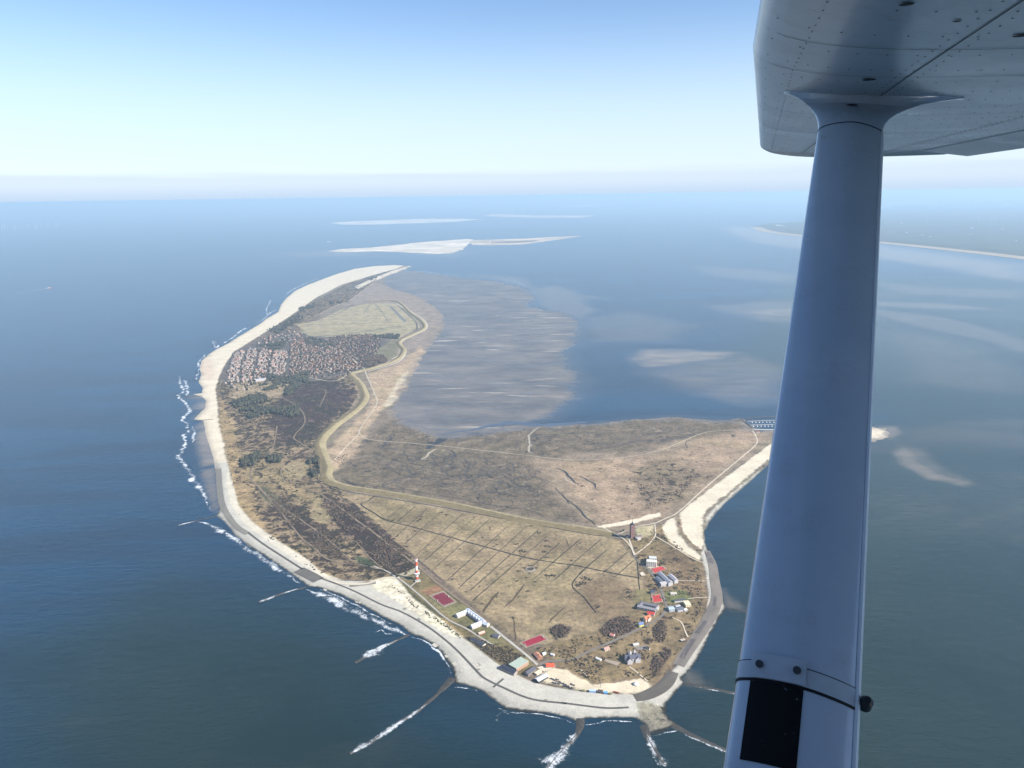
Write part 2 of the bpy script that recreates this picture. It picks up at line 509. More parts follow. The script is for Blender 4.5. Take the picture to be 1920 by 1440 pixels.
# name, outline, edge softness m, warp m, colour, shrub, creek, base height, dune height, strength
REG = [
    ('marsh_all', [(600, 480), (900, 480), (900, 800), (1460, 770), (1460, 1010), (600, 1010)], 5, 0, C(158, 142, 122), .06, .5, .8, 0, 1),
    ('east_end', [(640, 575), (700, 530), (745, 540), (800, 555), (838, 600), (800, 665), (770, 720), (700, 700), (760, 640), (800, 612), (760, 575), (700, 567)], 20, 25, C(176, 158, 142), .10, .35, 1.0, .5, 1),
    ('marsh_grey', [(640, 900), (630, 885), (665, 850), (690, 815), (745, 780), (835, 815), (960, 800), (1130, 790), (1250, 780), (1400, 780), (1415, 802),
                    (1330, 818), (1240, 835), (1170, 850), (1090, 856), (1000, 862), (1035, 900), (1060, 935), (1085, 962), (1105, 985), (1000, 968), (900, 950), (800, 930), (700, 916)],
     30, 50, C(140, 124, 102), .22, 1.0, .7, .3, 1),
    ('marsh_pink', [(1005, 868), (1095, 860), (1180, 852), (1250, 838), (1320, 814), (1385, 808), (1425, 815), (1415, 838), (1350, 888), (1290, 945), (1240, 970), (1140, 988), (1095, 975), (1065, 938), (1035, 900)],
     60, 60, C(192, 166, 138), .26, .25, 1.0, .5, 1),
    ('marsh_olive', [(1190, 880), (1260, 860), (1330, 890), (1290, 940), (1220, 955), (1190, 930)], 50, 40, C(150, 132, 106), .44, .1, 1.2, .7, .8),
    ('marsh_tan_spit', [(980, 862), (1020, 862), (1060, 905), (1110, 950), (1140, 985), (1100, 985), (1060, 940), (1020, 900)], 20, 25, C(172, 152, 126), .2, .2, 1.2, .6, .8),
    ('dike_apron', [(688, 700), (745, 685), (790, 650), (800, 660), (770, 715), (745, 745), (715, 770), (690, 800), (672, 842), (640, 875), (618, 890), (612, 850), (640, 815), (690, 770), (700, 745)],
     16, 22, C(208, 182, 150), .16, .15, 1.2, .8, 1),
    ('shell_bank', [(770, 690), (760, 715), (740, 735), (745, 750), (725, 765), (718, 760), (735, 735), (752, 705)], 10, 16, C(222, 206, 178), .0, .1, 1.2, .4, .8),
    # dunes
    ('dunes_north', [(408, 720), (430, 696), (470, 660), (520, 620), (560, 585), (600, 560), (650, 533), (700, 516), (738, 505), (700, 530), (655, 565), (625, 575), (570, 605), (560, 625), (660, 690), (672, 740), (655, 772),
                     (622, 800), (598, 832), (598, 880), (612, 905), (650, 926), (700, 970), (760, 1030), (790, 1072), (760, 1088), (690, 1090), (600, 1080), (540, 1045), (480, 1003), (440, 962), (429, 905), (425, 860), (412, 800)],
     8, 8, C(170, 148, 116), .50, 0, 3.2, 6.0, 1),
    ('heath_a', [(540, 720), (610, 705), (664, 735), (655, 768), (615, 795), (590, 825), (545, 835), (500, 800), (520, 760)], 40, 40, C(134, 112, 102), .66, 0, 3.2, 3.5, .95),
    ('heath_b', [(610, 935), (645, 945), (700, 985), (765, 1050), (775, 1075), (735, 1078), (700, 1050), (650, 1000), (600, 950)], 22, 22, C(126, 100, 90), .68, 0, 2.8, 2.5, .95),
    ('heath_c', [(500, 925), (540, 940), (600, 985), (640, 1025), (650, 1050), (600, 1040), (560, 1005), (510, 950)], 25, 24, C(140, 120, 98), .66, 0, 3.0, 3.0, .8),
    ('tan_dune', [(412, 740), (440, 800), (450, 860), (470, 900), (480, 960), (540, 1030), (600, 1070), (640, 1086), (600, 1082), (540, 1047), (480, 1006), (438, 962), (428, 905), (424, 860), (410, 800)], 14, 12, C(194, 166, 122), .34, 0, 4.0, 6.5, 1),
    ('olive_dune', [(440, 880), (520, 860), (560, 905), (600, 940), (560, 950), (500, 920), (470, 915)], 40, 30, C(178, 156, 116), .38, 0, 3.0, 3.5, .85),
    ('pale_meadow', [(590, 935), (625, 950), (615, 985), (585, 975)], 12, 12, C(176, 158, 120), .06, 0, 2.6, .8, .9),
    ('ring_meadow', [(530, 880), (550, 865), (580, 868), (578, 888), (560, 902), (540, 900)], 8, 6, C(178, 158, 122), .12, 0, 2.6, 1.0, .9),
    ('green_pool', [(665, 1044), (690, 1048), (705, 1062), (690, 1066), (668, 1056)], 6, 4, C(84, 92, 66), .1, 0, 1.8, .3, 1),
    ('green_slack', [(490, 910), (510, 925), (545, 955), (535, 965), (505, 945), (485, 925)], 10, 10, C(96, 98, 72), .2, 0, 2.4, 1, .85),
    # village ground and airfield
    ('town', [(420, 690), (440, 660), (480, 640), (530, 622), (600, 630), (690, 628), (735, 640), (740, 660), (690, 690), (620, 710), (540, 725), (450, 730), (412, 720)], 20, 15, C(122, 112, 104), .22, 0, 3.0, .6, 1),
    ('camp', [(440, 722), (500, 705), (545, 715), (545, 735), (500, 750), (460, 755), (430, 745)], 20, 20, C(188, 166, 132), .12, 0, 3.5, 1.5, .9),
    ('airfield', [(556, 610), (600, 600), (640, 580), (690, 569), (748, 569), (768, 588), (786, 604), (788, 614), (748, 634), (700, 628), (640, 632), (585, 632)], 10, 8, C(196, 180, 144), .06, 0, 2.0, 0, 1),
    ('airfield_green', [(560, 622), (640, 618), (740, 612), (780, 610), (745, 632), (640, 632), (585, 632)], 25, 15, C(184, 172, 136), .02, 0, 2.0, 0, .8),
    ('town_meadow', [(700, 660), (735, 640), (748, 650), (745, 668), (715, 680)], 10, 8, C(146, 138, 106), .08, 0, 1.8, 0, .9),
    ('far_scrub', [(650, 540), (690, 518), (735, 506), (745, 508), (700, 526), (665, 545)], 18, 14, C(134, 124, 116), .4, 0, 2.6, 2.0, .9),
    # polder
    ('polder', POLDER, 6, 2, C(178, 157, 122), .23, .0, 1.6, 0, 1),
    ('polder_dark', [(700, 940), (790, 958), (850, 975), (800, 990), (740, 975)], 40, 40, C(128, 114, 84), .22, 0, 1.6, .2, .6),
    ('polder_dark2', [(985, 1005), (1080, 1015), (1120, 1040), (1070, 1050), (1010, 1035)], 40, 40, C(146, 126, 96), .2, 0, 1.6, .2, .6),
    ('polder_brown', [(1080, 1090), (1140, 1085), (1190, 1110), (1190, 1150), (1130, 1160), (1090, 1130)], 40, 40, C(142, 120, 92), .2, 0, 1.7, .3, .8),
    # western village ground
    ('village', [(1165, 1015), (1195, 1000), (1240, 985), (1262, 1010), (1300, 1040), (1316, 1060), (1322, 1100), (1326, 1125), (1318, 1155), (1290, 1210), (1260, 1250), (1224, 1284), (1190, 1276), (1110, 1284), (1075, 1268),
                 (1040, 1238), (1000, 1225), (1040, 1205), (1100, 1192), (1182, 1160), (1200, 1130), (1212, 1095), (1195, 1050)], 8, 8, C(160, 138, 102), .34, 0, 2.6, 1.6, 1),
    ('village_brown', [(1240, 1020), (1300, 1050), (1318, 1090), (1320, 1130), (1290, 1120), (1262, 1070), (1225, 1035)], 25, 20, C(142, 118, 90), .36, 0, 3, 2, .8),
    ('thicket_a', [(1125, 1185), (1150, 1160), (1180, 1158), (1190, 1180), (1172, 1192), (1140, 1200)], 8, 8, C(120, 98, 86), .5, 0, 2.8, 2.0, 1),
    ('thicket_b', [(1225, 1180), (1240, 1165), (1252, 1180), (1245, 1205), (1228, 1208)], 8, 8, C(116, 98, 82), .5, 0, 2.8, 2.0, 1),
    ('thicket_c', [(1225, 1240), (1250, 1215), (1258, 1230), (1235, 1262), (1215, 1272)], 8, 10, C(122, 100, 84), .5, 0, 2.8, 2.0, .9),
    ('thicket_d', [(1030, 1180), (1050, 1172), (1072, 1178), (1062, 1195), (1042, 1200)], 8, 8, C(98, 86, 78), .5, 0, 2.4, 1.5, .9),
    ('lawn_a', [(1245, 1110), (1285, 1108), (1300, 1125), (1260, 1135), (1248, 1128)], 5, 2, C(128, 130, 82), .05, 0, 2.2, 0, 1),
    ('lawn_b', [(1190, 1105), (1222, 1108), (1222, 1140), (1190, 1145)], 6, 4, C(148, 138, 94), .05, 0, 2.2, 0, .8),
    # strip between the track and the shore
    ('west_strip', [(700, 1088), (745, 1078), (790, 1072), (830, 1100), (880, 1140), (925, 1178), (1000, 1245), (1012, 1262), (975, 1268), (940, 1250), (905, 1222), (868, 1196), (845, 1175), (800, 1142), (755, 1108)], 6, 4, C(146, 130, 92), .14, 0, 2.6, .8, 1),
    ('strip_green', [(722, 1094), (745, 1090), (790, 1125), (830, 1158), (815, 1158), (760, 1118)], 6, 4, C(96, 94, 62), .1, 0, 2.6, .5, .95),
    ('strip_orange', [(790, 1110), (820, 1098), (836, 1108), (806, 1120)], 4, 3, C(170, 128, 96), .1, 0, 2.4, .4, .9),
    ('strip_lawn', [(800, 1122), (835, 1112), (920, 1172), (950, 1200), (930, 1215), (880, 1180), (850, 1162)], 5, 3, C(140, 134, 92), .05, 0, 2.2, 0, .8),
    ('strip_scrub', [(872, 1195), (905, 1200), (960, 1225), (985, 1240), (950, 1250), (910, 1228)], 6, 6, C(112, 96, 72), .4, 0, 2.8, 1.2, .9),
    ('strip_sanddune', [(752, 1110), (790, 1138), (840, 1170), (870, 1192), (866, 1198), (820, 1172), (770, 1136)], 4, 3, C(206, 172, 122), .1, 0, 3.6, 1.2, 1),
    # beaches
    ('beach', [(780, 490), (740, 505), (690, 519), (640, 534), (595, 557), (560, 582), (520, 609), (480, 634), (440, 659), (422, 684), (411, 706), (404, 730), (408, 760), (411, 800), (421, 840), (426, 868), (428, 900), (395, 905), (330, 880), (330, 640), (560, 480)],
     3, 7, PALE, 0, 0, 1.6, .5, 1),
    ('beach_pink', [(372, 680), (395, 672), (405, 700), (392, 715), (378, 705)], 20, 15, C(230, 208, 184), 0, 0, 1.0, .3, .8),
    ('far_beach', [(780, 495), (760, 508), (735, 514), (700, 528), (672, 542), (665, 538), (700, 522), (738, 507)], 10, 10, C(240, 226, 202), 0, 0, 1.2, .4, .9),
    # concrete revetment and promenade round the western head
    ('revetment', [(400, 868), (426, 868), (432, 905), (442, 955), (470, 984), (520, 1020), (572, 1052), (602, 1078), (640, 1090), (690, 1092), (740, 1082), (752, 1096), (772, 1122), (820, 1158), (868, 1197), (903, 1224), (940, 1252), (1000, 1282), (1040, 1290),
                   (1080, 1297), (1130, 1302), (1190, 1304), (1215, 1297), (1235, 1286), (1256, 1266), (1292, 1220), (1322, 1160), (1329, 1122), (1324, 1075), (1314, 1040), (1320, 1030), (1316, 1000), (1325, 965), (1345, 945), (1440, 862), (1480, 850),
                   (1480, 900), (1420, 1440), (300, 1440), (300, 960)], 2, 0, C(214, 208, 194), 0, 0, 3.0, 0, 1),
    ('stony_point', [(1196, 1318), (1225, 1322), (1255, 1334), (1268, 1356), (1290, 1372), (1240, 1374), (1214, 1382), (1202, 1356)], 6, 8, C(170, 158, 138), .34, 0, 2.2, .8, .9),
    ('rock_spur', [(836, 1262), (852, 1262), (858, 1282), (846, 1294), (830, 1296)], 4, 5, C(90, 84, 76), .4, 0, 1.4, .8, 1),
    ('shore_sand', [(690, 1091), (735, 1082), (752, 1098), (775, 1124), (822, 1160), (866, 1196), (850, 1196), (800, 1168), (750, 1132), (700, 1104)], 3, 3, C(238, 226, 200), .05, 0, 3.2, .7, 1),
    ('upper_sand', [(428, 870), (436, 905), (448, 950), (475, 982), (525, 1018), (575, 1050), (604, 1076), (640, 1089), (600, 1082), (560, 1055), (500, 1015), (455, 980), (432, 945), (424, 905)], 2, 2, C(232, 222, 200), 0, 0, 3.2, .3, 1),
    ('yard_sand', [(1012, 1268), (1034, 1254), (1060, 1257), (1090, 1275), (1115, 1286), (1150, 1283), (1185, 1276), (1203, 1275), (1222, 1287), (1214, 1297), (1190, 1302), (1130, 1300), (1080, 1294), (1040, 1285), (1018, 1280)], 3, 3, C(238, 222, 192), 0, 0, 2.8, .5, 1),
    ('sand_a', [(1274, 962), (1320, 926), (1380, 881), (1442, 835), (1480, 812), (1480, 846), (1448, 860), (1400, 900), (1345, 946), (1322, 966), (1321, 990), (1320, 1010), (1317, 1031), (1298, 1022), (1280, 1000), (1277, 976)], 4, 4, PALE, 0, 0, 2.4, .5, 1),
    ('sand_b', [(1243, 986), (1255, 973), (1272, 971), (1270, 988), (1282, 1010), (1300, 1030), (1315, 1045), (1312, 1052), (1280, 1036), (1256, 1017), (1245, 1002)], 4, 3, PALE, 0, 0, 2.4, .5, 1),
    ('sand_ridge', [(1266, 972), (1274, 970), (1282, 1000), (1300, 1022), (1316, 1036), (1314, 1042), (1290, 1026), (1272, 1002)], 3, 4, C(150, 130, 104), .3, 0, 4.2, 1.5, .85),
    ('sand_scrub', [(1318, 966), (1345, 942), (1400, 897), (1440, 862), (1446, 866), (1400, 903), (1345, 950), (1326, 970), (1324, 1000), (1319, 1012)], 5, 6, C(134, 118, 98), .35, 0, 2.8, 1, .9),
    ('sand_c', [(1118, 988), (1160, 980), (1200, 972), (1212, 966), (1238, 962), (1240, 967), (1205, 978), (1160, 987), (1128, 991)], 3, 4, PALE, 0, 0, 2.2, .4, 1),
    ('tower_yard', [(1192, 990), (1225, 986), (1225, 1005), (1200, 1012), (1192, 1002)], 5, 6, C(216, 200, 160), .15, 0, 2.4, .4, .9),
    ('spit_sand', [(1600, 790), (1690, 790), (1690, 830), (1600, 840)], 3, 2, C(240, 226, 200), 0, 0, 1.8, .4, 1),
]

class Land: pass
LD = Land()
def eval_land(x, y):
    n = len(x)
    col = np.tile(np.array(C(140, 122, 104)), (n, 1)); shrub = np.full(n, .2); creek = np.zeros(n)
    hb = np.full(n, 1.5); ha = np.full(n, .6)
    for name, pts, soft, warp, c, sh, cr, b, a, k in REG:
        p = GA(pts)
        m = soft * 1.5 + warp + 2
        mn, mx = p.min(0) - m, p.max(0) + m
        sel = np.nonzero((x > mn[0]) & (x < mx[0]) & (y > mn[1]) & (y < mx[1]))[0]
        if not len(sel): continue
        xs, ys = x[sel], y[sel]
        if warp:
            sc = max(warp * 3.0, 12)
            wx = xs + warp * fbm(xs, ys, sc, 4, 31, .6); wy = ys + 1.6 * warp * fbm(xs, ys, sc, 4, 57, .6)
        else: wx, wy = xs, ys
        w = smooth(-soft, soft, poly_sd(wx, wy, p)) * k
        col[sel] = col[sel] * (1 - w[:, None]) + np.array(c) * w[:, None]
        shrub[sel] += (sh - shrub[sel]) * w; creek[sel] += (cr - creek[sel]) * w
        hb[sel] += (b - hb[sel]) * w; ha[sel] += (a - ha[sel]) * w
    return col, shrub, creek, hb, ha

REV_LINE = [p for p in COAST[35:101]]
def build_island():
    coast = GA(COAST)
    xs = np.arange(coast[:, 0].min() - 30, coast[:, 0].max() + 30, 4.0)
    ys = [coast[:, 1].min() - 20]
    while ys[-1] < coast[:, 1].max() + 60:
        ys.append(ys[-1] + min(max(ys[-1] * 0.0016, 3.0), 13.0))
    ys = np.array(ys)
    nx, ny = len(xs), len(ys)
    sd = np.full((ny, nx), -1e3)
    # rough outline first, so that the fine work is done only near land
    sub = 12
    Xc, Yc = np.meshgrid(xs[::sub], ys[::sub])
    rough = poly_sd(Xc.ravel(), Yc.ravel(), coast).reshape(Xc.shape)
    ii, jj = np.meshgrid(np.arange(ny) // sub, np.arange(nx) // sub, indexing='ij')
    near = rough[ii, jj] > -130
    X, Y = np.meshgrid(xs, ys)
    x, y = X[near], Y[near]
    hard = np.minimum(line_dist(x, y, GA(REV_LINE)), line_dist(x, y, GA(COAST[:38])))
    wa = 4 + 26 * smooth(40, 260, hard)
    s = poly_sd(x + wa * fbm(x, y, 70, 4, 3, .6), y + 1.6 * wa * fbm(x, y, 70, 4, 4, .6), coast)
    keep = s > -14
    idx = np.nonzero(near.ravel())[0][keep]
    x, y, s = x[keep], y[keep], s[keep]
    col, shrub, creek, hb, ha = eval_land(x, y)
    # dark wet stone along the foot of the revetment
    rl = GA(REV_LINE)
    dl = line_dist(x, y, rl) + 3 * fbm(x, y, 9, 3, 77)
    ycut = G(960, 1020)[1]
    wet = (1 - smooth(5, 11, dl)) * np.where(y < ycut, 1.0, 0.75)
    mid = (1 - smooth(11, 34, dl)) * 0.25
    tone = 0.5 + 0.5 * fbm(x, y, 16, 3, 91)
    rv = np.array(C(128, 124, 114)); wt = np.array(C(44, 44, 42))
    col = col * (1 - mid[:, None]) + rv * mid[:, None]
    col = col * (1 - wet[:, None]) + wt * wet[:, None]
    # beach: damp sand darkens toward the water
    bp = poly_sd(x, y, GA([r for r in REG if r[0] == 'beach'][0][1]))
    damp = (1 - smooth(2, 26, s + 10 * fbm(x, y, 60, 3, 14))) * (bp > 0) * 0.55
    col = col * (1 - damp[:, None]) + np.array(C(178, 164, 146)) * damp[:, None]
    soft_s = (hard[keep] > 120) & (bp <= 0)
    mudw = (1 - smooth(0, 55, s + 40 * fbm(x, y, 110, 4, 15, .6))) * soft_s * 0.85
    col = col * (1 - mudw[:, None]) + np.array(C(150, 142, 136)) * mudw[:, None]
    # heights: beach slope, dunes with ridges, all falling to the sea at the rim
    ridge = 1 - np.abs(fbm(x, y, 55, 4, 21, .55)) * 2.2
    hill = 0.5 + 0.5 * fbm(x, y, 130, 3, 41)
    h = hb + ha * (0.75 * np.clip(ridge, -.3, 1) * hill + 0.25 * fbm(x, y, 14, 2, 61))
    rim = np.where(line_dist(x, y, rl) < 60, -0.4 + s * 0.14, -0.15 + s * 0.05)
    h = np.minimum(h, rim)
    h = np.maximum(h, -1.2)
    full = np.full(nx * ny, np.nan); full[idx] = h
    LD.h = full.reshape(ny, nx); LD.xs, LD.ys = xs, ys
    vid = np.full(nx * ny, -1); vid[idx] = np.arange(len(idx))
    vid = vid.reshape(ny, nx)
    q = np.stack([vid[:-1, :-1].ravel(), vid[:-1, 1:].ravel(), vid[1:, 1:].ravel(), vid[1:, :-1].ravel()], 1)
    q = q[(q >= 0).all(1)]
    me = big_mesh('island', np.stack([x, y, h], 1), q, [land_material()], True, {'shrub': shrub, 'creek': creek}, {'base': col})
    tag(link('island', me), kind='structure')

def land_material():
    t = NT('island_ground')
    base = t.attr('base').outputs['Color']; sh = t.attr('shrub').outputs['Fac']; ck = t.attr('creek').outputs['Fac']
    p = t.pos()
    n1 = t.noise(p, 1 / 70, 6, 0.66); n2 = t.noise(p, 1 / 11, 5, 0.65); n4 = t.noise(p, 1 / 240, 4, 0.6)
    f = t.math('MULTIPLY', t.rng(n1, 0.3, 0.7, 0.58, 1.42), t.rng(n2, 0.3, 0.7, 0.62, 1.38))
    veg = t.math('MULTIPLY', t.rng(sh, 0.0, 0.03, 0, 1), 1.0, clamp=True)      # bare sand stays even
    f = t.math('ADD', t.math('MULTIPLY', f, veg), t.math('MULTIPLY', t.math('MULTIPLY', t.rng(n2, 0.3, 0.7, 0.9, 1.08), t.rng(n1, 0.3, 0.7, 0.84, 1.10)), t.math('SUBTRACT', 1.0, veg)))
    n5 = t.noise(t.pos(), 1 / 3.2, 3, 0.7)
    f = t.math('MULTIPLY', f, t.rng(n5, 0.3, 0.7, 0.8, 1.2))
    c = t.scale(base, f)
    olive = t.scale(t.mix(1.0, base, (0.93, 1.0, 0.84), 'MULTIPLY'), 0.94)
    c = t.mix(t.math('MULTIPLY', t.rng(n4, 0.48, 0.62, 0, 0.4, True), veg), c, t.scale(olive, f))
    # low scrub in clumps
    s1 = t.noise(p, 1 / 34, 6, 0.7, 0.4); s2 = t.noise(t.pos(), 1 / 9, 4, 0.7)
    sv = t.math('ADD', t.math('MULTIPLY', s1, 0.72), t.math('MULTIPLY', s2, 0.28))
    thr = t.math('MULTIPLY_ADD', sh, -0.40, 0.68)
    m = t.rng(sv, thr, t.math('ADD', thr, 0.05), 0, 1, True)
    scrub = t.mix(t.rng(n4, 0.42, 0.6, 0, 1, True), srgb(70, 54, 48, .46), srgb(58, 53, 38, .46))
    c = t.mix(t.math('MULTIPLY', m, 0.92), c, scrub)
    # tidal creeks winding through the marsh, pale tide-wrack between
    k1 = t.noise(t.pos(), 1 / 150, 3, 0.55, 1.2); k2 = t.noise(t.pos(), 1 / 46, 3, 0.5, 1.0)
    e1 = t.math('ABSOLUTE', t.math('SUBTRACT', k1, 0.5)); e2 = t.math('ABSOLUTE', t.math('SUBTRACT', k2, 0.5))
    l1 = t.rng(e1, 0.004, 0.010, 0.9, 0, True); l2 = t.rng(e2, 0.006, 0.016, 0.55, 0, True)
    ll = t.math('MULTIPLY', t.math('MAXIMUM', l1, l2), t.rng(ck, 0.3, 1.0, 0, 1))
    c = t.mix(ll, c, srgb(66, 62, 58, .5))
    wr = t.math('MULTIPLY', t.rng(t.noise(t.pos(), 1 / 60, 5, 0.7), 0.56, 0.68, 0, 0.6, True), t.rng(ck, 0.2, 0.8, 0, 1))
    c = t.mix(wr, c, srgb(176, 158, 136, .6))
    t.set(color=c, rough=0.92, spec=0.15)
    hgt = t.math('ADD', t.math('MULTIPLY', n2, t.math('MULTIPLY_ADD', sh, 5.0, 0.5)), t.math('MULTIPLY', m, 2.2))
    t.bump(hgt, 0.6, 1.0)
    return t.m
build_island()

def ground(x, y, pad=0):
    """terrain height at a map point (highest of the cells around it)"""
    j = int(np.clip((x - LD.xs[0]) / 4.0, 0, len(LD.xs) - 2)); i = int(np.clip(np.searchsorted(LD.ys, y) - 1, 0, len(LD.ys) - 2))
    v = LD.h[max(0, i - pad):i + 2 + pad, max(0, j - pad):j + 2 + pad]
    v = v[~np.isnan(v)]
    return max(float(v.max()), 0.0) if len(v) else 0.0

def ribbon(name, pts, width, mat, lift=0.35, step=9.0, wob=0.0, across=1, px=True, taper=False, parent=None, profile=None, seed=1, vatt=False, flat=None):
    """strip of ground laid along a line on the map; profile: heights across"""
    p = spline(GA(pts) if px else np.asarray(pts), step)
    n = len(p)
    d = np.gradient(p, axis=0); L = np.linalg.norm(d, axis=1)[:, None] + 1e-9; d = d / L
    nr = np.stack([-d[:, 1], d[:, 0]], 1)
    w = np.full(n, width, dtype=float) if np.isscalar(width) else np.interp(np.linspace(0, 1, n), np.linspace(0, 1, len(width)), width)
    if wob:
        s = np.arange(n) * step
        p = p + nr * (wob * fbm(s, s * 0, max(step * 3, 25), 3, seed))[:, None]
        w = w * (1 + 0.35 * fbm(s, s * 0 + 7, max(step * 3, 30), 3, seed + 5))
    if taper: w = w * np.minimum(1, np.minimum(np.arange(n), np.arange(n)[::-1]) / max(2, n * 0.12) + 0.15)
    if profile is None and across == 1 and float(np.max(w)) > 11: across = 6
    prof = profile if profile else [(-0.5, 0), (0.5, 0)] if across == 1 else [(-0.5 + k / across, 0) for k in range(across + 1)]
    V, A = [], []
    for i in range(n):
        zc = flat if flat is not None else ground(p[i, 0], p[i, 1])
        for o_, hh in prof:
            q = p[i] + nr[i] * (o_ * w[i])
            z = zc if flat is not None else max(ground(q[0], q[1]), 0 if profile is None else zc * 0.8)
            V.append((q[0], q[1], z + lift + hh)); A.append(o_)
    m = len(prof); Q = []
    for i in range(n - 1):
        for k in range(m - 1):
            Q.append((i * m + k, i * m + k + 1, (i + 1) * m + k + 1, (i + 1) * m + k))
    V = np.array(V); Q = np.array(Q)
    fl = np.cross(V[Q[:, 1]] - V[Q[:, 0]], V[Q[:, 3]] - V[Q[:, 0]])[:, 2].mean() < 0
    if fl: Q = Q[:, ::-1]
    s = np.repeat(np.arange(n) * step, m)
    me = big_mesh(name, V, Q, [mat], profile is not None, {'across': np.array(A), 'along': s} if vatt else None)
    return link(name, me, parent)
# ------------------------------------------------------------------ dike, roads, paths, ditches
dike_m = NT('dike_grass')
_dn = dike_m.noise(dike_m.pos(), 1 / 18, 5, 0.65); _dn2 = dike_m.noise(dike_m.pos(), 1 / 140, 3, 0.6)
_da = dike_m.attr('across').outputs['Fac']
_side = dike_m.rng(dike_m.math('ADD', _da, dike_m.rng(_dn, .3, .7, -.05, .05)), -0.06, 0.06, 0, 1, True)      # seaward face is paler than the landward one
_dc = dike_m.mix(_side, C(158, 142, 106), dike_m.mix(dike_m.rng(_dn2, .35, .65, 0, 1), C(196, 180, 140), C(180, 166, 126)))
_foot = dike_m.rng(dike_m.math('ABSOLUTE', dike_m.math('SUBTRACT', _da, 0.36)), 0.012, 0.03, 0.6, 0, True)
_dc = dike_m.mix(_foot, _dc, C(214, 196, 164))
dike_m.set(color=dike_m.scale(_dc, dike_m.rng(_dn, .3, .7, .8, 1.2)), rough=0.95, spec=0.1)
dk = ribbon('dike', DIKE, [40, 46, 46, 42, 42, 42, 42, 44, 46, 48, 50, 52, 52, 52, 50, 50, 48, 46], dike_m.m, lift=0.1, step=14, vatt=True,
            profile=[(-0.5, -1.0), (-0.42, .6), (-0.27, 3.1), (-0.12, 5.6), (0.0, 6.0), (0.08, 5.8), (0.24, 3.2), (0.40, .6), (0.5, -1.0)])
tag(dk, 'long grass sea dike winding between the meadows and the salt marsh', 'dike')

road_w = plain('shell_road', C(228, 214, 190), 0.9, 0.10, 0.08)
road_g = plain('paved_road', C(150, 142, 132), 0.9, 0.12, 0.06)
road_c = plain('concrete_road', C(206, 200, 188), 0.85, 0.10, 0.05)
track_m = plain('cinder_track', C(160, 142, 118), 0.95, 0.2, 0.1)
asph = plain('asphalt_path', C(112, 108, 102), 0.9, 0.12, 0.05)
ditch_m = plain('ditch_water', C(44, 40, 30), 0.5, 0.3, 0.05)
creek_m = plain('creek_mud', C(70, 66, 62), 0.45, 0.3, 0.05)
pale_m = plain('creek_sand', C(206, 194, 172), 0.9, 0.15, 0.05)
def struct(o): return tag(o, kind='structure')

struct(ribbon('marsh_road', [(683, 691), (688, 705), (700, 733), (707, 756), (694, 778), (674, 808), (681, 819), (702, 826), (809, 835), (921, 847), (984, 854), (1046, 861), (1102, 863), (1187, 856), (1250, 841), (1300, 819), (1331, 810), (1381, 807), (1411, 806)],
              [8, 8, 7, 6, 5, 4, 4, 4, 4], plain('marsh_road_shell', C(216, 202, 176), .9, .10, .05), 1.0, 12, wob=.8))
struct(ribbon('dike_path', [(742, 570), (772, 585), (796, 602), (798, 618), (754, 641), (761, 660), (745, 680), (690, 697)], 8, road_w, 0.9, 14))
struct(ribbon('dike_path', [(736, 565), (766, 588), (784, 604), (786, 617), (746, 636)], 6, road_g, 0.7, 14))
struct(ribbon('marsh_side_path', [(674, 812), (655, 832), (640, 848), (622, 868)], 4, road_w, 0.4, 12, wob=2))
for pts, w, m in [
    ([(587, 847), (555, 857), (535, 868), (527, 885), (531, 896), (553, 910), (590, 924), (624, 944), (657, 969), (700, 1000), (742, 1034), (781, 1062), (815, 1091), (854, 1122), (876, 1137), (900, 1156), (918, 1172)], 6, track_m),
    ([(469, 888), (472, 902), (500, 932), (534, 972), (565, 1011), (590, 1031), (612, 1051), (650, 1060)], 5, track_m),
    ([(472, 902), (514, 941), (565, 978), (615, 1014), (652, 1048), (674, 1061), (719, 1071)], 4.5, track_m),
    ([(587, 847), (560, 830), (552, 820), (572, 792), (560, 765), (525, 745)], 6, track_m),
    ([(575, 850), (590, 862), (606, 872)], 5, track_m), ([(469, 888), (485, 862), (510, 845), (520, 800)], 5, track_m),
    ([(640, 1005), (668, 1020), (690, 1045), (720, 1072)], 3.5, track_m),
    ([(545, 700), (620, 716), (655, 703)], 6, road_w), ([(575, 735), (610, 733), (600, 765)], 6, track_m),
    ([(500, 710), (480, 735), (455, 750)], 7, track_m),
    ([(1130, 990), (1160, 1006), (1177, 1020), (1190, 1041)], 4, road_w)]:
    struct(ribbon('dune_track', pts, w, m, 0.8, 10, wob=1.5))
struct(ribbon('railway_bed', [(600, 911), (640, 935), (690, 975), (740, 1018), (790, 1056), (830, 1090)], 3.0, plain('ballast', C(112, 98, 84), .95, .2, .1), 0.6, 10))
struct(ribbon('shore_path', [(700, 1064), (723, 1073), (750, 1088), (769, 1103), (794, 1124), (825, 1152), (846, 1167), (873, 1180), (900, 1197), (925, 1212)], 4.5, road_c, 0.6, 9))
struct(ribbon('beach_access', [(604, 1082), (640, 1096), (690, 1096), (712, 1088), (750, 1084)], [7, 6, 9, 7, 5], road_w, 0.6, 9))
struct(ribbon('lighthouse_path', [(769, 1103), (784, 1090)], 4, road_c, 0.7, 8))
struct(ribbon('lighthouse_yard', [(750, 1083), (784, 1070)], 22, plain('yard_paving', C(200, 188, 158), .9, .1, .1), 0.6, 8))
struct(ribbon('village_road', [(920, 1176), (950, 1200), (981, 1225), (1009, 1249)], 7, road_c, 0.5, 9))
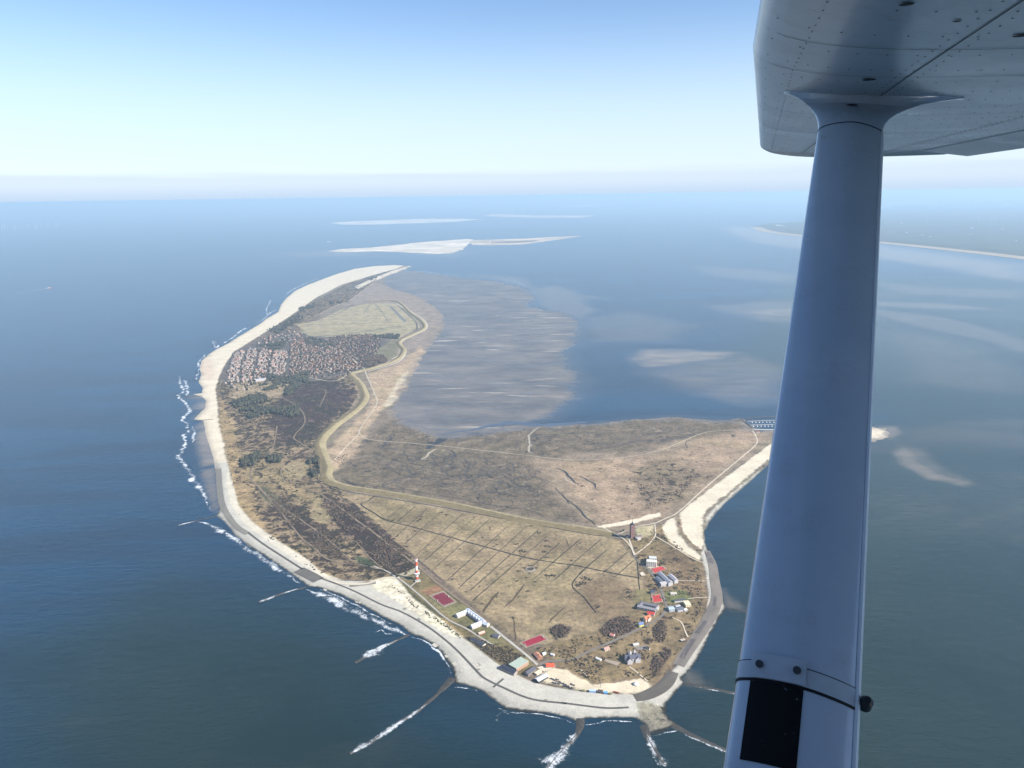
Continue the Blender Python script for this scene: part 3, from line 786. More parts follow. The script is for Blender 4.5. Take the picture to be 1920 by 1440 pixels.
struct(ribbon('village_street', [(1009, 1249), (1025, 1242), (1069, 1240), (1098, 1227), (1134, 1211), (1186, 1188), (1231, 1164), (1246, 1150), (1249, 1137), (1241, 1112), (1231, 1092), (1218, 1073), (1193, 1050), (1184, 1025), (1179, 1010)], 6.5, road_g, 0.5, 9))
for pts, w in [([(1189, 1043), (1184, 1025), (1179, 1013)], 4), ([(1190, 1042), (1197, 1038), (1227, 1010), (1228, 984)], 3.6), ([(1229, 1008), (1250, 1020), (1268, 1031), (1300, 1050), (1320, 1057)], 3.6),
               ([(1186, 990), (1210, 985), (1227, 982), (1252, 971), (1274, 959), (1325, 913), (1369, 876), (1400, 850), (1419, 832), (1417, 818), (1411, 808)], 4.2),
               ([(1261, 1160), (1278, 1170), (1286, 1190), (1290, 1197)], 3), ([(1247, 1090), (1290, 1091), (1326, 1091)], 2.6), ([(1290, 1124), (1326, 1123)], 2.6), ([(1100, 1270), (1090, 1258)], 3),
               ([(1180, 1252), (1215, 1280)], 3), ([(1130, 1004), (1160, 1002), (1175, 994)], 3)]:
    struct(ribbon('sand_path', pts, w, road_w, 0.7, 8, wob=1.0))
# promenade on the revetment
struct(ribbon('promenade', [(601, 1086), (657, 1107), (714, 1135), (752, 1149), (794, 1172), (825, 1194), (852, 1217), (873, 1238), (898, 1265), (910, 1275), (940, 1290), (996, 1313), (1067, 1322), (1134, 1330), (1179, 1329)], 5.5, asph, 0.35, 8))
struct(ribbon('promenade', [(465, 1000), (490, 1019), (517, 1037), (567, 1069)], 7, asph, 0.35, 8))
struct(ribbon('promenade', [(410, 880), (412, 915), (418, 950), (440, 985), (465, 1003)], 20, plain('grey_concrete', C(158, 152, 140), .9, .12, .05), 0.3, 8))
struct(ribbon('slipway', [(944, 1275), (925, 1291)], 5, asph, 0.4, 8))
struct(ribbon('slipway', [(655, 1100), (705, 1094)], 18, plain('grey_concrete', C(158, 152, 140), .9, .12, .05), 0.35, 8))
grey_band = plain('bitumen_slope', C(146, 136, 126), .9, .16, .03)
struct(ribbon('revetment_slope', [(560, 1070), (580, 1080), (598, 1090)], 34, plain('grey_concrete2', C(126, 120, 112), .9, .15, .05), 0.35, 8))
struct(ribbon('revetment_slope', [(1326, 1033), (1336, 1060), (1340, 1090), (1344, 1115), (1342, 1132), (1334, 1152), (1318, 1180), (1303, 1203), (1287, 1226), (1272, 1250)], [16, 24, 26, 28, 30, 30, 28, 28, 26], grey_band, 0.35, 8))
struct(ribbon('bitumen_curve', [(1262, 1262), (1252, 1280), (1235, 1295), (1210, 1307), (1190, 1311)], [24, 28, 30, 30, 24], plain('bitumen_dark', C(118, 110, 100), .9, .16, .03), 0.35, 8))
for pts, w in [([(1326, 1036), (1334, 1058)], 14), ([(1341, 1120), (1339, 1138)], 8), ([(1322, 1166), (1306, 1190)], 12), ([(1300, 1200), (1278, 1236)], 12)]:
    struct(ribbon('bitumen_patch', pts, w, plain('bitumen_patch', C(116, 108, 106), .9, .18, .04), 0.5, 8))
slab_l = plain('pale_slab', C(216, 208, 190), .9, .06, .05); slab_d = plain('grey_slab', C(172, 164, 148), .9, .08, .05)
rs = random.Random(12)
for k in range(46):          # cast slabs of differing tone in the revetment
    u = rs.random()
    a = spline(GA([(620, 1098), (690, 1124), (750, 1150), (800, 1180), (850, 1222), (890, 1265), (940, 1296), (1010, 1322), (1100, 1332)]), 4.0)
    i = int(u * (len(a) - 6)); off = rs.uniform(-26, 24)
    d = a[i + 3] - a[i]; d /= np.linalg.norm(d); nn = np.array([-d[1], d[0]])
    p0 = a[i] + nn * off; ln = rs.uniform(6, 16)
    if abs(off) < 8: continue
    o = ribbon('slab', [tuple(p0), tuple(p0 + d * ln)], rs.uniform(5, 9), rs.choice([slab_l, slab_l, slab_d]), 0.28 + 0.002 * k, 8, px=False)
    tag(o, kind='structure')

# drainage ditches of the polder
main_d = [(702, 931), (690, 940), (677, 947), (700, 962), (724, 976), (781, 991), (850, 1010), (912, 1027), (984, 1046), (1040, 1056), (1077, 1061), (1130, 1072), (1171, 1080), (1200, 1085)]
struct(ribbon('main_ditch', main_d, 4.8, ditch_m, 0.25, 12, wob=.6))
struct(ribbon('dike_ditch', [(590, 905), (640, 919), (702, 931), (820, 950), (968, 978), (1100, 1002), (1130, 1006)], 3.6, ditch_m, 0.3, 12, wob=.6))
struct(ribbon('dike_ditch', [(640, 905), (720, 914), (800, 925), (870, 937), (905, 945), (960, 952), (1000, 960), (1020, 969)], 3.2, creek_m, 0.3, 12, wob=4, seed=9))
struct(ribbon('corner_ditch', [(1100, 1064), (1073, 1097), (1095, 1122), (1117, 1150)], 3.2, ditch_m, 0.3, 9, wob=.8))
struct(ribbon('corner_ditch', [(1195, 1055), (1197, 1085), (1199, 1107)], 2.6, ditch_m, 0.3, 9, wob=.5))
pol = GA(POLDER)
def md_y(px):
    xs_ = [p[0] for p in main_d[3:]]; return np.interp(px, xs_, [p[1] for p in main_d[3:]])
for k, mx in enumerate((724, 743, 765, 790, 824, 846, 871, 909, 937, 959, 981, 1012, 1037, 1071, 1099, 1134, 1159)):
    my = md_y(mx)
    for sgn, Lm in ((1, rs.uniform(38, 64)), (-1, rs.uniform(70, 118) if mx < 1000 else rs.uniform(8, 45))):
        pts, g = [], rs.uniform(1.10, 1.17)
        for q in np.linspace(0.02, 1, 12):
            X_, Y_ = mx + sgn * q * Lm * g * .78, my - sgn * q * Lm * .78
            w_ = G(X_, Y_)
            if poly_sd(np.array([w_[0]]), np.array([w_[1]]), pol)[0] > 4: pts.append((X_, Y_))
            else: break
        if len(pts) > 2:
            struct(ribbon('field_drain', [pts[0], pts[len(pts) // 2], pts[-1]], rs.uniform(1.6, 2.9), ditch_m, 0.25, 9, wob=.5, seed=k * 3 + sgn + 5))
for pts, w in [([(905, 1150), (915, 1135), (925, 1122), (936, 1110)], 7), ([(945, 1140), (962, 1125), (975, 1108), (985, 1095)], 5), ([(963, 1160), (965, 1185), (968, 1205)], 3.5), ([(1028, 1170), (1045, 1152), (1060, 1140)], 4),
               ([(984, 976), (972, 984)], 4), ([(1060, 1010), (1068, 1030)], 3)]:
    struct(ribbon('damp_hollow', pts, w, plain('damp_grass', C(104, 88, 64), .9, .25, .1), 0.25, 8, wob=2.0, taper=True))

# tidal creeks
for k, (pts, w, m) in enumerate([
    ([(722, 832), (726, 827), (735, 822), (728, 819)], [3, 12, 9, 3], creek_m), ([(722, 832), (718, 838), (712, 842), (725, 840), (745, 841)], [8, 5, 3, 3], creek_m),
    ([(800, 842), (805, 838), (822, 829), (830, 822)], [8, 26, 34, 40], creek_m), ([(802, 842), (815, 834)], [10, 18], creek_m),
    ([(818, 842), (806, 849), (800, 856), (790, 861), (800, 862)], [6, 9, 8, 5], pale_m), ([(806, 852), (814, 864), (817, 875), (800, 880), (785, 878)], [4, 3, 3], creek_m),
    ([(835, 842), (850, 848), (854, 858)], [6, 8, 4], creek_m),
    ([(1012, 800), (998, 810), (992, 818), (994, 832), (992, 845), (998, 850)], [5, 9, 9, 11, 7], pale_m), ([(1009, 800), (995, 812), (995, 830), (996, 851)], [3, 4, 5, 4], creek_m),
    ([(762, 876), (772, 890), (780, 886), (766, 896), (740, 902), (718, 912), (722, 905), (745, 898), (760, 894)], [2, 4, 5, 4, 5, 4, 3], creek_m),
    ([(772, 890), (800, 898), (815, 905), (828, 900), (830, 912)], 2.6, creek_m), ([(735, 868), (722, 876), (708, 884), (700, 887)], 4, creek_m),
    ([(1044, 878), (1060, 886), (1068, 895), (1078, 905), (1090, 908)], [4, 9, 12, 8, 4], creek_m), ([(1085, 893), (1100, 900), (1115, 908), (1118, 917)], [4, 8, 10, 3], creek_m),
    ([(1058, 895), (1066, 903), (1078, 908)], [5, 7, 4], pale_m),
    ([(1065, 938), (1085, 955), (1100, 972), (1116, 984)], [5, 6, 7, 5], creek_m), ([(1040, 915), (1055, 930), (1068, 945)], [3, 5, 4], creek_m),
    ([(1100, 846), (1150, 838), (1200, 828), (1270, 822), (1310, 812)], [4, 5, 4, 5, 3], creek_m), ([(1256, 842), (1275, 838), (1288, 840), (1286, 830), (1300, 824)], [3, 4, 5, 4, 3], creek_m),
    ([(1236, 852), (1250, 848), (1262, 852), (1268, 848)], 3, creek_m),
    ([(820, 815), (870, 808), (930, 797), (960, 792), (1010, 797), (1100, 792)], [10, 20, 34, 40, 40, 30], plain('creek_bed', C(92, 104, 122), .3, .15, .01)),
    ([(900, 870), (940, 890), (960, 905), (985, 915)], 2.4, creek_m), ([(870, 860), (880, 875), (872, 890), (890, 905), (885, 918)], 2.4, creek_m)]):
    struct(ribbon('tidal_creek', pts, w, m, 0.18, 7, wob=3.5, seed=40 + k, taper=False))

# fine branching gullies of the marsh
def gullies():
    rg = random.Random(99)
    area = GA([r for r in REG if r[0] == 'marsh_grey'][0][1])
    def walk(x, y, a, n, w, depth, pts_out):
        pts = [(x, y)]; k = rg.uniform(.5, 1.1); ph = rg.uniform(0, 6)
        for i in range(n):
            a2 = a + 1.0 * math.sin(i * k + ph) + rg.uniform(-.35, .35)
            x += 13 * math.cos(a2); y += 13 * math.sin(a2)
            if poly_sd(np.array([x]), np.array([y]), area)[0] < 8: break
            pts.append((x, y))
            if depth and rg.random() < .16: walk(x, y, a + rg.choice([-1, 1]) * rg.uniform(.6, 1.3), n // 2, w * .6, depth - 1, pts_out)
        if len(pts) > 3: pts_out.append((pts, w))
    out = []
    for px, py, a in [(726, 835, -1.6), (745, 838, -1.2), (808, 845, -1.8), (812, 850, -1.0), (835, 848, -1.3), (860, 850, -1.5), (890, 852, -1.7), (930, 856, -1.4), (960, 862, -1.6), (985, 866, -1.2), (700, 880, -.6), (740, 905, .2), (780, 915, .3), (840, 925, .6), (900, 930, 1.0),
                      (960, 945, 1.5), (1010, 955, 1.8), (870, 890, 0), (820, 870, -.4), (760, 860, -.2), (1000, 820, -.2), (1060, 815, 0), (900, 830, .2), (1120, 830, -.1), (1180, 815, .1), (850, 835, .6), (950, 835, .3), (1240, 805, .1), (700, 850, -.9), (920, 905, -.3), (980, 900, 1.2)]:
        x, y = G(px, py); walk(x, y, a + rg.uniform(-.4, .4), rg.randrange(16, 34), rg.uniform(2.2, 3.8), 2, out)
    for k, (pts, w) in enumerate(out):
        struct(ribbon('tidal_gully', pts, [w, w * .75, w * .4], creek_m, 0.15, 5, wob=1.2, seed=400 + k, px=False))
gullies()

# airfield: runway, taxi tracks, ditches
struct(ribbon('runway', [(732, 575), (760, 604)], 26, plain('runway_asphalt', C(140, 138, 132), .9, .1, .02), 0.4, 20))
for pts, w, m in [([(560, 610), (640, 608), (700, 606), (735, 600)], 9, ditch_m), ([(590, 632), (650, 627), (720, 616), (745, 612)], 12, ditch_m), ([(695, 569), (681, 590)], 8, plain('mown_strip', C(136, 136, 112), .9, .1, .02)),
                  ([(702, 569), (716, 585), (726, 602)], 8, plain('mown_strip', C(136, 136, 112), .9, .1, .02)), ([(662, 571), (640, 585), (620, 595)], 8, ditch_m), ([(738, 566), (765, 590), (780, 605), (782, 619)], 9, ditch_m),
                  ([(610, 566), (660, 567), (740, 566)], 9, ditch_m), ([(537, 611), (560, 622), (570, 630)], 8, road_g), ([(590, 640), (620, 648), (650, 662), (672, 684), (684, 692)], 9, road_w), ([(745, 640), (756, 660), (735, 674)], 6, road_w)]:
    struct(ribbon('airfield_track' if m is not ditch_m else 'airfield_ditch', pts, w, m, 0.45, 20))

# ------------------------------------------------------------------ groynes and surf
foam_t = NT('sea_foam')
_fa = foam_t.attr('across').outputs['Fac']
_p = foam_t.pos()
_n = foam_t.math('ADD', foam_t.math('MULTIPLY', foam_t.noise(_p, 1 / 24, 4, 0.6, 0.8), 0.55), foam_t.math('MULTIPLY', foam_t.noise(_p, 1 / 4, 5, 0.8, 0.5), 0.5))
_n2 = foam_t.noise(_p, 1 / 80, 3, 0.6)
_edge = foam_t.rng(foam_t.math('ABSOLUTE', _fa), 0.0, 0.5, 0.05, -0.20, True)
_v = foam_t.math('ADD', foam_t.math('ADD', _n, _edge), foam_t.rng(_n2, 0.3, 0.7, -0.10, 0.10))
foam_t.set(color=(0.62, 0.65, 0.68), rough=0.9, spec=0.2, alpha=foam_t.rng(_v, 0.46, 0.70, 0, 0.9, True))
FOAM = foam_t.m
def foam(pts, w, wob=3.0, seed=1, z=0.35):
    w = [v * 1.8 for v in w] if isinstance(w, list) else w * 1.8
    o = ribbon('foam', pts, w, FOAM, z, 6, wob=wob, across=6, seed=seed, vatt=True, flat=0.0, taper=True)
    return tag(o, kind='stuff')
for k, (pts, w) in enumerate([
    ([(372, 978), (395, 985), (425, 1002), (455, 1022), (490, 1045), (530, 1072), (560, 1093)], [14, 24, 22, 26, 24, 18, 14]),
    ([(440, 1008), (470, 1030), (505, 1053), (540, 1078), (562, 1094)], 7),
    ([(574, 1106), (610, 1118), (655, 1142), (700, 1162), (740, 1180), (764, 1192)], [18, 26, 30, 30, 24, 14]),
    ([(600, 1106), (640, 1121), (680, 1141), (720, 1163), (752, 1180)], 7),
    ([(772, 1194), (792, 1200), (815, 1216), (834, 1240), (846, 1260), (845, 1276)], 6), ([(852, 1290), (872, 1289), (900, 1298)], 4), ([(935, 1328), (960, 1336), (1000, 1340), (1050, 1346), (1078, 1356)], 4),
    ([(1094, 1358), (1120, 1355), (1145, 1353), (1185, 1354)], 4), ([(1222, 1382), (1245, 1375), (1270, 1370)], 4), ([(940, 1336), (932, 1346), (936, 1352)], 14), ([(945, 1333), (955, 1338)], 12),
    ([(704, 1188), (715, 1182), (722, 1190), (735, 1189)], 5),
    ([(336, 704), (340, 722), (344, 735), (334, 741), (345, 754), (356, 770), (348, 778), (342, 788), (351, 797), (353, 810), (344, 818), (349, 831), (341, 845), (337, 857), (341, 864), (354, 886), (376, 917), (390, 941), (396, 957)], [20, 24, 20, 22, 20, 24, 20, 20, 18, 20, 20, 16, 22, 24, 20, 22, 22, 18, 14]),
    ([(346, 712), (352, 728), (350, 742)], 24), ([(360, 800), (366, 812), (362, 830)], 14), ([(376, 690), (371, 700), (368, 712)], 12), ([(386, 664), (374, 678), (372, 690)], 14),
    ([(470, 612), (455, 618), (438, 632), (418, 644)], 26), ([(520, 580), (505, 588), (495, 598), (480, 606)], 26), ([(508, 562), (500, 580), (502, 592)], 16), ([(412, 646), (404, 652), (400, 640), (408, 646)], 20),
    ([(536, 552), (552, 541), (576, 530), (600, 521)], 20), ([(640, 505), (680, 497), (720, 494)], 14), ([(770, 506), (830, 514), (900, 520), (960, 526), (995, 540)], 16), ([(520, 476), (560, 474), (610, 476)], 14)]):
    foam(pts, w, 5.0 if k < 12 else 9.0, 70 + k)

rock = NT('groyne_rock')
_g = rock.noise(rock.pos(), 1 / 3.5, 5, 0.7); rock.set(color=rock.mix(rock.rng(_g, .35, .65, 0, 1), srgb(38, 38, 36, .6), srgb(92, 86, 78, .6)), rough=.8, spec=.3); rock.bump(_g, .8, 1.0)
GROYNES = [
    ('low rock groyne below the lighthouse with a foaming outer end', [(574, 1101), (545, 1108), (515, 1118), (484, 1130)], 9, [(560, 1104), (530, 1113), (505, 1122), (487, 1129)], [5, 6, 8, 9]),
    ('rock groyne awash with thick foam off the white roofed hostel', [(766, 1190), (735, 1205), (705, 1221), (665, 1243)], 10, [(745, 1202), (720, 1212), (697, 1226), (675, 1237)], [5, 10, 18, 12]),
    ('longest rock groyne, running left from the corner of the seawall', [(849, 1272), (815, 1306), (780, 1335), (740, 1361), (700, 1388), (655, 1413)], [22, 12, 11, 10, 9, 9], [(800, 1322), (760, 1350), (720, 1376), (690, 1397), (656, 1413)], [4, 7, 9, 12, 16]),
    ('rock groyne with broad surf at the lower edge of the picture, left one of two', [(1088, 1348), (1084, 1372), (1062, 1400), (1040, 1426), (1024, 1446)], [26, 14, 12, 11, 10], [(1080, 1375), (1062, 1402), (1042, 1424), (1026, 1444)], [8, 16, 22, 24]),
    ('rock groyne at the lower edge of the picture, right of the broad surf one', [(1208, 1360), (1216, 1385), (1230, 1410), (1248, 1436)], [26, 14, 12, 10], [(1212, 1376), (1225, 1404), (1238, 1424), (1250, 1438)], [6, 12, 18, 18]),
    ('slanting rock groyne from the stony point toward the strut', [(1262, 1360), (1300, 1380), (1340, 1398), (1400, 1420)], [16, 13, 10, 9], [(1285, 1378), (1320, 1394), (1350, 1407), (1390, 1421)], [4, 5, 5, 4]),
    ('straight groyne with a pale crest beside the bitumen slope', [(1282, 1280), (1330, 1290), (1371, 1298), (1440, 1310)], 8, [(1300, 1287), (1340, 1296), (1390, 1305)], 3),
    ('thin dark groyne at the bend of the southern seawall', [(1360, 1139), (1400, 1147), (1450, 1153)], 6, None, None),
    ('dark groyne at the top of the western seawall pointing out to sea', [(412, 962), (395, 970), (365, 977), (332, 986)], 7, [(365, 978), (345, 983), (334, 986)], 5),
]
for k, (lab, pts, w, fp, fw) in enumerate(GROYNES):
    o = ribbon('groyne', pts, w, rock.m, 0.1, 5, wob=1.5, seed=200 + k, flat=0.0, profile=[(-0.5, -0.8), (-0.32, .7), (-.1, 1.3), (.12, 1.2), (0.34, .6), (0.5, -0.8)])
    tag(o, lab, 'groyne', 'groynes round the western head')
    if fp: foam(fp, [v * 1.5 for v in fw] if isinstance(fw, list) else fw * 1.5, 3.0, 300 + k, z=1.35)
for k, pts in enumerate([[(380, 742), (352, 744), (326, 742)], [(376, 712), (352, 715)], [(380, 698), (366, 697)], [(400, 787), (362, 789)], [(480, 612), (462, 611)], [(440, 641), (424, 642)], [(398, 668), (364, 668)]]):
    o = ribbon('groyne', pts, 6, rock.m, 0.35, 5, wob=1.0, seed=230 + k, profile=[(-0.5, -0.8), (-.1, .9), (.12, .8), (0.5, -0.8)])
    tag(o, 'thin dark timber and stone groyne across the white northern beach', 'groyne', 'groynes on the northern beach')
# ------------------------------------------------------------------ buildings of the western village
def wallm(c): return plain('wall_%d_%d_%d' % c, srgb(*c, k=.72), .85, .08, .4)
def roofm(c, rough=.7): return plain('roof_%d_%d_%d' % c, srgb(*c, k=.72), rough, .12, .5)
WIN = plain('window_glass', (0.03, 0.04, 0.055), .15, .2, .5, spec=.5)
DOOR = plain('door_wood', (0.10, 0.06, 0.035), .6, .2, 1.0)
TRIM = plain('white_trim', (0.72, 0.72, 0.70), .6, .05, 1.0)

def box_v(x0, x1, y0, y1, z0, z1):
    return [(x, y, z) for z in (z0, z1) for y in (y0, y1) for x in (x0, x1)]
BOXF = [(0, 2, 3, 1), (4, 5, 7, 6), (0, 1, 5, 4), (2, 6, 7, 3), (0, 4, 6, 2), (1, 3, 7, 5)]
def box(name, dims, mat, parent=None, loc=(0, 0, 0), rz=0):
    return link(name, mesh_data(name, box_v(*dims), BOXF, [mat]), parent, loc, rz)

_winme = {}
def window(parent, x, y, z, along_x, w=1.5, h=1.5, out=1):
    key = (along_x, w, h)
    if key not in _winme:
        d = (-w / 2, w / 2, -.06, .06, 0, h) if along_x else (-.06, .06, -w / 2, w / 2, 0, h)
        _winme[key] = mesh_data('window', box_v(*d), BOXF, [WIN])
    return link('window', _winme[key], parent, (x, y, z))

def wing(parent, L, W, hw, hr, wc, rc, roof='gable', loc=(0, 0, 0), rz=0, windows=True, door=False, chimney=False, storeys=None, over=.5):
    """one wing of a building: walls, roof, windows; parts hang on parent"""
    ca, sa = math.cos(rz), math.sin(rz)
    def T(v): return (loc[0] + v[0] * ca - v[1] * sa, loc[1] + v[0] * sa + v[1] * ca, loc[2] + v[2])
    l, w = L / 2, W / 2
    V = [(-l, -w, -1), (l, -w, -1), (l, w, -1), (-l, w, -1), (-l, -w, hw), (l, -w, hw), (l, w, hw), (-l, w, hw)]
    Fc = [(0, 1, 5, 4), (1, 2, 6, 5), (2, 3, 7, 6), (3, 0, 4, 7)]
    if roof == 'gable':
        V += [(-l, 0, hw + hr), (l, 0, hw + hr)]; Fc[1] = (1, 2, 6, 9, 5); Fc[3] = (3, 0, 4, 8, 7)
    else: Fc.append((4, 5, 6, 7))
    link('wall', mesh_data('wall', [T(v) for v in V], Fc, [wallm(wc)]), parent)
    lo, wo = l + over, w + over
    if roof == 'gable':
        dz = over * hr / w; t = .25
        a = [(-lo, -wo, hw - dz), (lo, -wo, hw - dz), (lo, 0, hw + hr), (-lo, 0, hw + hr), (lo, wo, hw - dz), (-lo, wo, hw - dz)]
        V = [(x, y, z + .05) for x, y, z in a] + [(x, y, z + .05 + t) for x, y, z in a]
        Fc = [(6, 7, 8, 9), (9, 8, 10, 11), (0, 3, 2, 1), (3, 5, 4, 2), (0, 1, 7, 6), (5, 11, 10, 4), (1, 2, 8, 7), (2, 4, 10, 8), (0, 6, 9, 3), (3, 9, 11, 5)]
    elif roof == 'hip':
        r = max(0.5, l - w); dz = over * hr / w
        V = [(-lo, -wo, hw - dz), (lo, -wo, hw - dz), (lo, wo, hw - dz), (-lo, wo, hw - dz), (-r, 0, hw + hr), (r, 0, hw + hr)]
        V = [(x, y, z + .05) for x, y, z in V]
        Fc = [(0, 1, 5, 4), (1, 2, 5), (2, 3, 4, 5), (3, 0, 4), (0, 3, 2, 1)]
    elif roof == 'shed':
        V = box_v(-lo, lo, -wo, wo, hw, hw + .3); V = [(x, y, z + (hr if y > 0 else 0)) for x, y, z in V]; Fc = BOXF
    else:
        V = box_v(-lo + over * .6, lo - over * .6, -wo + over * .6, wo - over * .6, hw + .05, hw + .5); Fc = BOXF
    rf = link('roof', mesh_data('roof', [T(v) for v in V], Fc, [roofm(rc)]), parent)
    if chimney:
        link('chimney', mesh_data('chimney', [T(v) for v in box_v(l * .3, l * .3 + 1.1, -.6, .6, hw + hr * .5, hw + hr + 1.6)], BOXF, [wallm((120, 70, 55))]), rf)
    if windows:
        ns = storeys or max(1, int(hw / 3))
        n = max(2, int(L / 5.0))
        for s in range(ns):
            for k in range(n):
                x = -l + L * (k + .5) / n
                for sg in (-1, 1):
                    if door and s == 0 and sg < 0 and k == n // 2: continue
                    p = T((x, sg * (w + .01), .9 + s * 3.0))
                    o = window(parent, *p, True); o.rotation_euler = (0, 0, rz)
    if door:
        p = T((-l + L * (n // 2 + .5) / n if windows else 0, -w - .02, -.1))
        o = box('door', (-.7, .7, -.07, .07, 0, 2.2), DOOR, parent, p); o.rotation_euler = (0, 0, rz)
    return rf

def frame_at(A, B):
    """map centre, length and direction of a line seen from pixel A to pixel B"""
    a, b = np.array(G(*A)), np.array(G(*B))
    c = (a + b) / 2; d = b - a
    return c, float(np.linalg.norm(d)), math.atan2(d[1], d[0])

def bld(name, label, A, B, W, hw, hr, wc, rc, roof='gable', cat='house', extra=(), **kw):
    c, L, rz = frame_at(A, B)
    root = empty(name, (c[0], c[1], ground(c[0], c[1], 1)), rz)
    tag(root, label, cat)
    wing(root, L, W, hw, hr, wc, rc, roof, **kw)
    for dx, dy, L2, W2, hw2, hr2, r2, roof2, wc2, rc2 in extra:
        wing(root, L2, W2, hw2, hr2, wc2 or wc, rc2 or rc, roof2, (dx, dy, 0), r2)
    return root

# lighthouse: banded tower with gallery and lantern
def lighthouse():
    x, y = G(782, 1089); z = ground(x, y, 1)
    root = empty('lighthouse', (x, y, z))
    tag(root, 'tall red and white banded lighthouse with a low white gallery ring', 'lighthouse')
    red = plain('lighthouse_red', (0.50, 0.085, 0.035), .5, .06, .5); white = plain('lighthouse_white', (0.66, 0.65, 0.62), .5, .04, .5)
    def ring(name, prof, mat, parent=root, n=20):
        V = [(r * math.cos(2 * math.pi * k / n), r * math.sin(2 * math.pi * k / n), h) for r, h in prof for k in range(n)]
        Fc = [(a * n + k, a * n + (k + 1) % n, (a + 1) * n + (k + 1) % n, (a + 1) * n + k) for a in range(len(prof) - 1) for k in range(n)]
        Fc += [tuple(range(n))[::-1], tuple((len(prof) - 1) * n + k for k in range(n))]
        return link(name, mesh_data(name, V, Fc, [mat]), parent)
    def rad(h): return 4.0 - 1.0 * h / 60
    bands = [(0, 10, red), (10, 16, white), (21, 29, red), (29, 42, white), (42, 54, red), (54, 58, white)]
    for a, b, m in bands: ring('tower_band', [(rad(a), a), (rad(b), b)], m)
    deck = ring('gallery', [(rad(16), 16), (7.4, 17.2), (7.8, 17.6), (7.8, 20.6), (7.2, 21), (rad(21), 21.2)], white)
    ring('gallery_window_band', [(7.88, 18.3), (7.88, 19.8)], WIN, deck)
    ring('upper_gallery', [(3.1, 58), (4.3, 58.6), (4.3, 59.8), (3.2, 60)], white)
    lamp = ring('lantern', [(2.1, 60), (2.1, 63)], WIN)
    ring('lantern_roof', [(2.4, 63), (1.6, 64.2), (.25, 65)], red, lamp)
    for k in range(4):
        a = k * math.pi / 2
        box('antenna', (-.12, .12, -.12, .12, 60, 66), TRIM, root, (3.4 * math.cos(a), 3.4 * math.sin(a), 0))
    wing(root, 14, 7, 4, 0, (214, 206, 190), (170, 168, 160), 'flat', (3, -9, 0), .4)
lighthouse()

def brick_tower():
    x, y = G(1185, 1010); z = ground(x, y, 1)
    rz = R(12)
    root = empty('brick_tower', (x, y, z), rz)
    tag(root, 'tall square brick tower with pointed dark spire beside the marsh', 'tower')
    bm_ = NT('tower_brick'); v = bm_.pos(obj=True); n = bm_.noise(v, .4, 4, .6)
    bm_.set(color=bm_.mix(bm_.rng(n, .3, .7, 0, 1), srgb(150, 112, 104, .62), srgb(176, 140, 130, .62)), rough=.9, spec=.1)
    h, w = 40, 5.8
    link('shaft', mesh_data('shaft', box_v(-w, w, -w, w, -2, h), BOXF, [bm_.m]), root)
    link('cornice', mesh_data('cornice', box_v(-w - .5, w + .5, -w - .5, w + .5, h + .02, h + 1.2), BOXF, [wallm((160, 140, 130))]), root)
    slate = roofm((62, 62, 72))
    def spire(r, z0, z1, cx=0, cy=0, nm='spire'):
        V = [(cx - r, cy - r, z0), (cx + r, cy - r, z0), (cx + r, cy + r, z0), (cx - r, cy + r, z0), (cx, cy, z1)]
        return link(nm, mesh_data(nm, V, [(0, 1, 4), (1, 2, 4), (2, 3, 4), (3, 0, 4), (3, 2, 1, 0)], [slate]), root)
    sp = spire(4.2, h + 1.2, h + 13)
    link('flagpole', mesh_data('flagpole', box_v(-.25, .25, -.25, .25, h + 12, h + 21), BOXF, [slate]), sp)
    for a in (-1, 1):
        for b in (-1, 1): spire(1.5, h + 1.2, h + 5.5, a * 4.6, b * 4.6, 'corner_turret')
    for s in range(8):
        for k in (-1, 0, 1):
            for sg in (-1, 1):
                window(root, k * 3.2, sg * (w + .02), 3 + s * 4.5, True, 1.3, 2.0)
                window(root, sg * (w + .02), k * 3.2, 3 + s * 4.5, False, 1.3, 2.0)
    wing(root, 22, 11, 5, 2, (190, 172, 160), (120, 112, 112), 'gable', (17, -4, 0), .1)
    wing(root, 12, 9, 4, 0, (206, 196, 184), (196, 190, 180), 'flat', (14, -16, 0), .3)
    wing(root, 9, 12, 4, 0, (150, 150, 150), (110, 112, 118), 'flat', (-12, 6, 0), .0)
brick_tower()

# white metal-roofed hostel round a courtyard
def hostel():
    c, L, rz = frame_at((878, 1151), (905, 1171))
    root = empty('hostel', (c[0], c[1], ground(c[0], c[1], 1)), rz)
    tag(root, 'white walled hostel with pale metal roofs round an open courtyard', 'hostel')
    wc, rc = (226, 214, 206), (206, 214, 226)
    wing(root, L + 10, 13, 7, 4.5, wc, rc)
    for sx in (-1, 1):
        wing(root, 30, 12, 6, 4, wc, rc, 'gable', (sx * (L / 2 + 1), -19, 0), math.pi / 2)
    wing(root, 13, 11, 6, 4, wc, rc, 'gable', (L / 2 + 13, 1, 0), .35)
    for k in range(5):
        x = -L / 2 + 9 + k * (L - 18) / 4
        d = link('dormer', mesh_data('dormer', box_v(x - 1.4, x + 1.4, -6.2, -2.4, 7.2, 10.6), BOXF, [TRIM]), root)
        link('dormer_window', mesh_data('dormer_window', box_v(x - 1.0, x + 1.0, -6.27, -6.21, 8.0, 9.8), BOXF, [WIN]), d)
hostel()

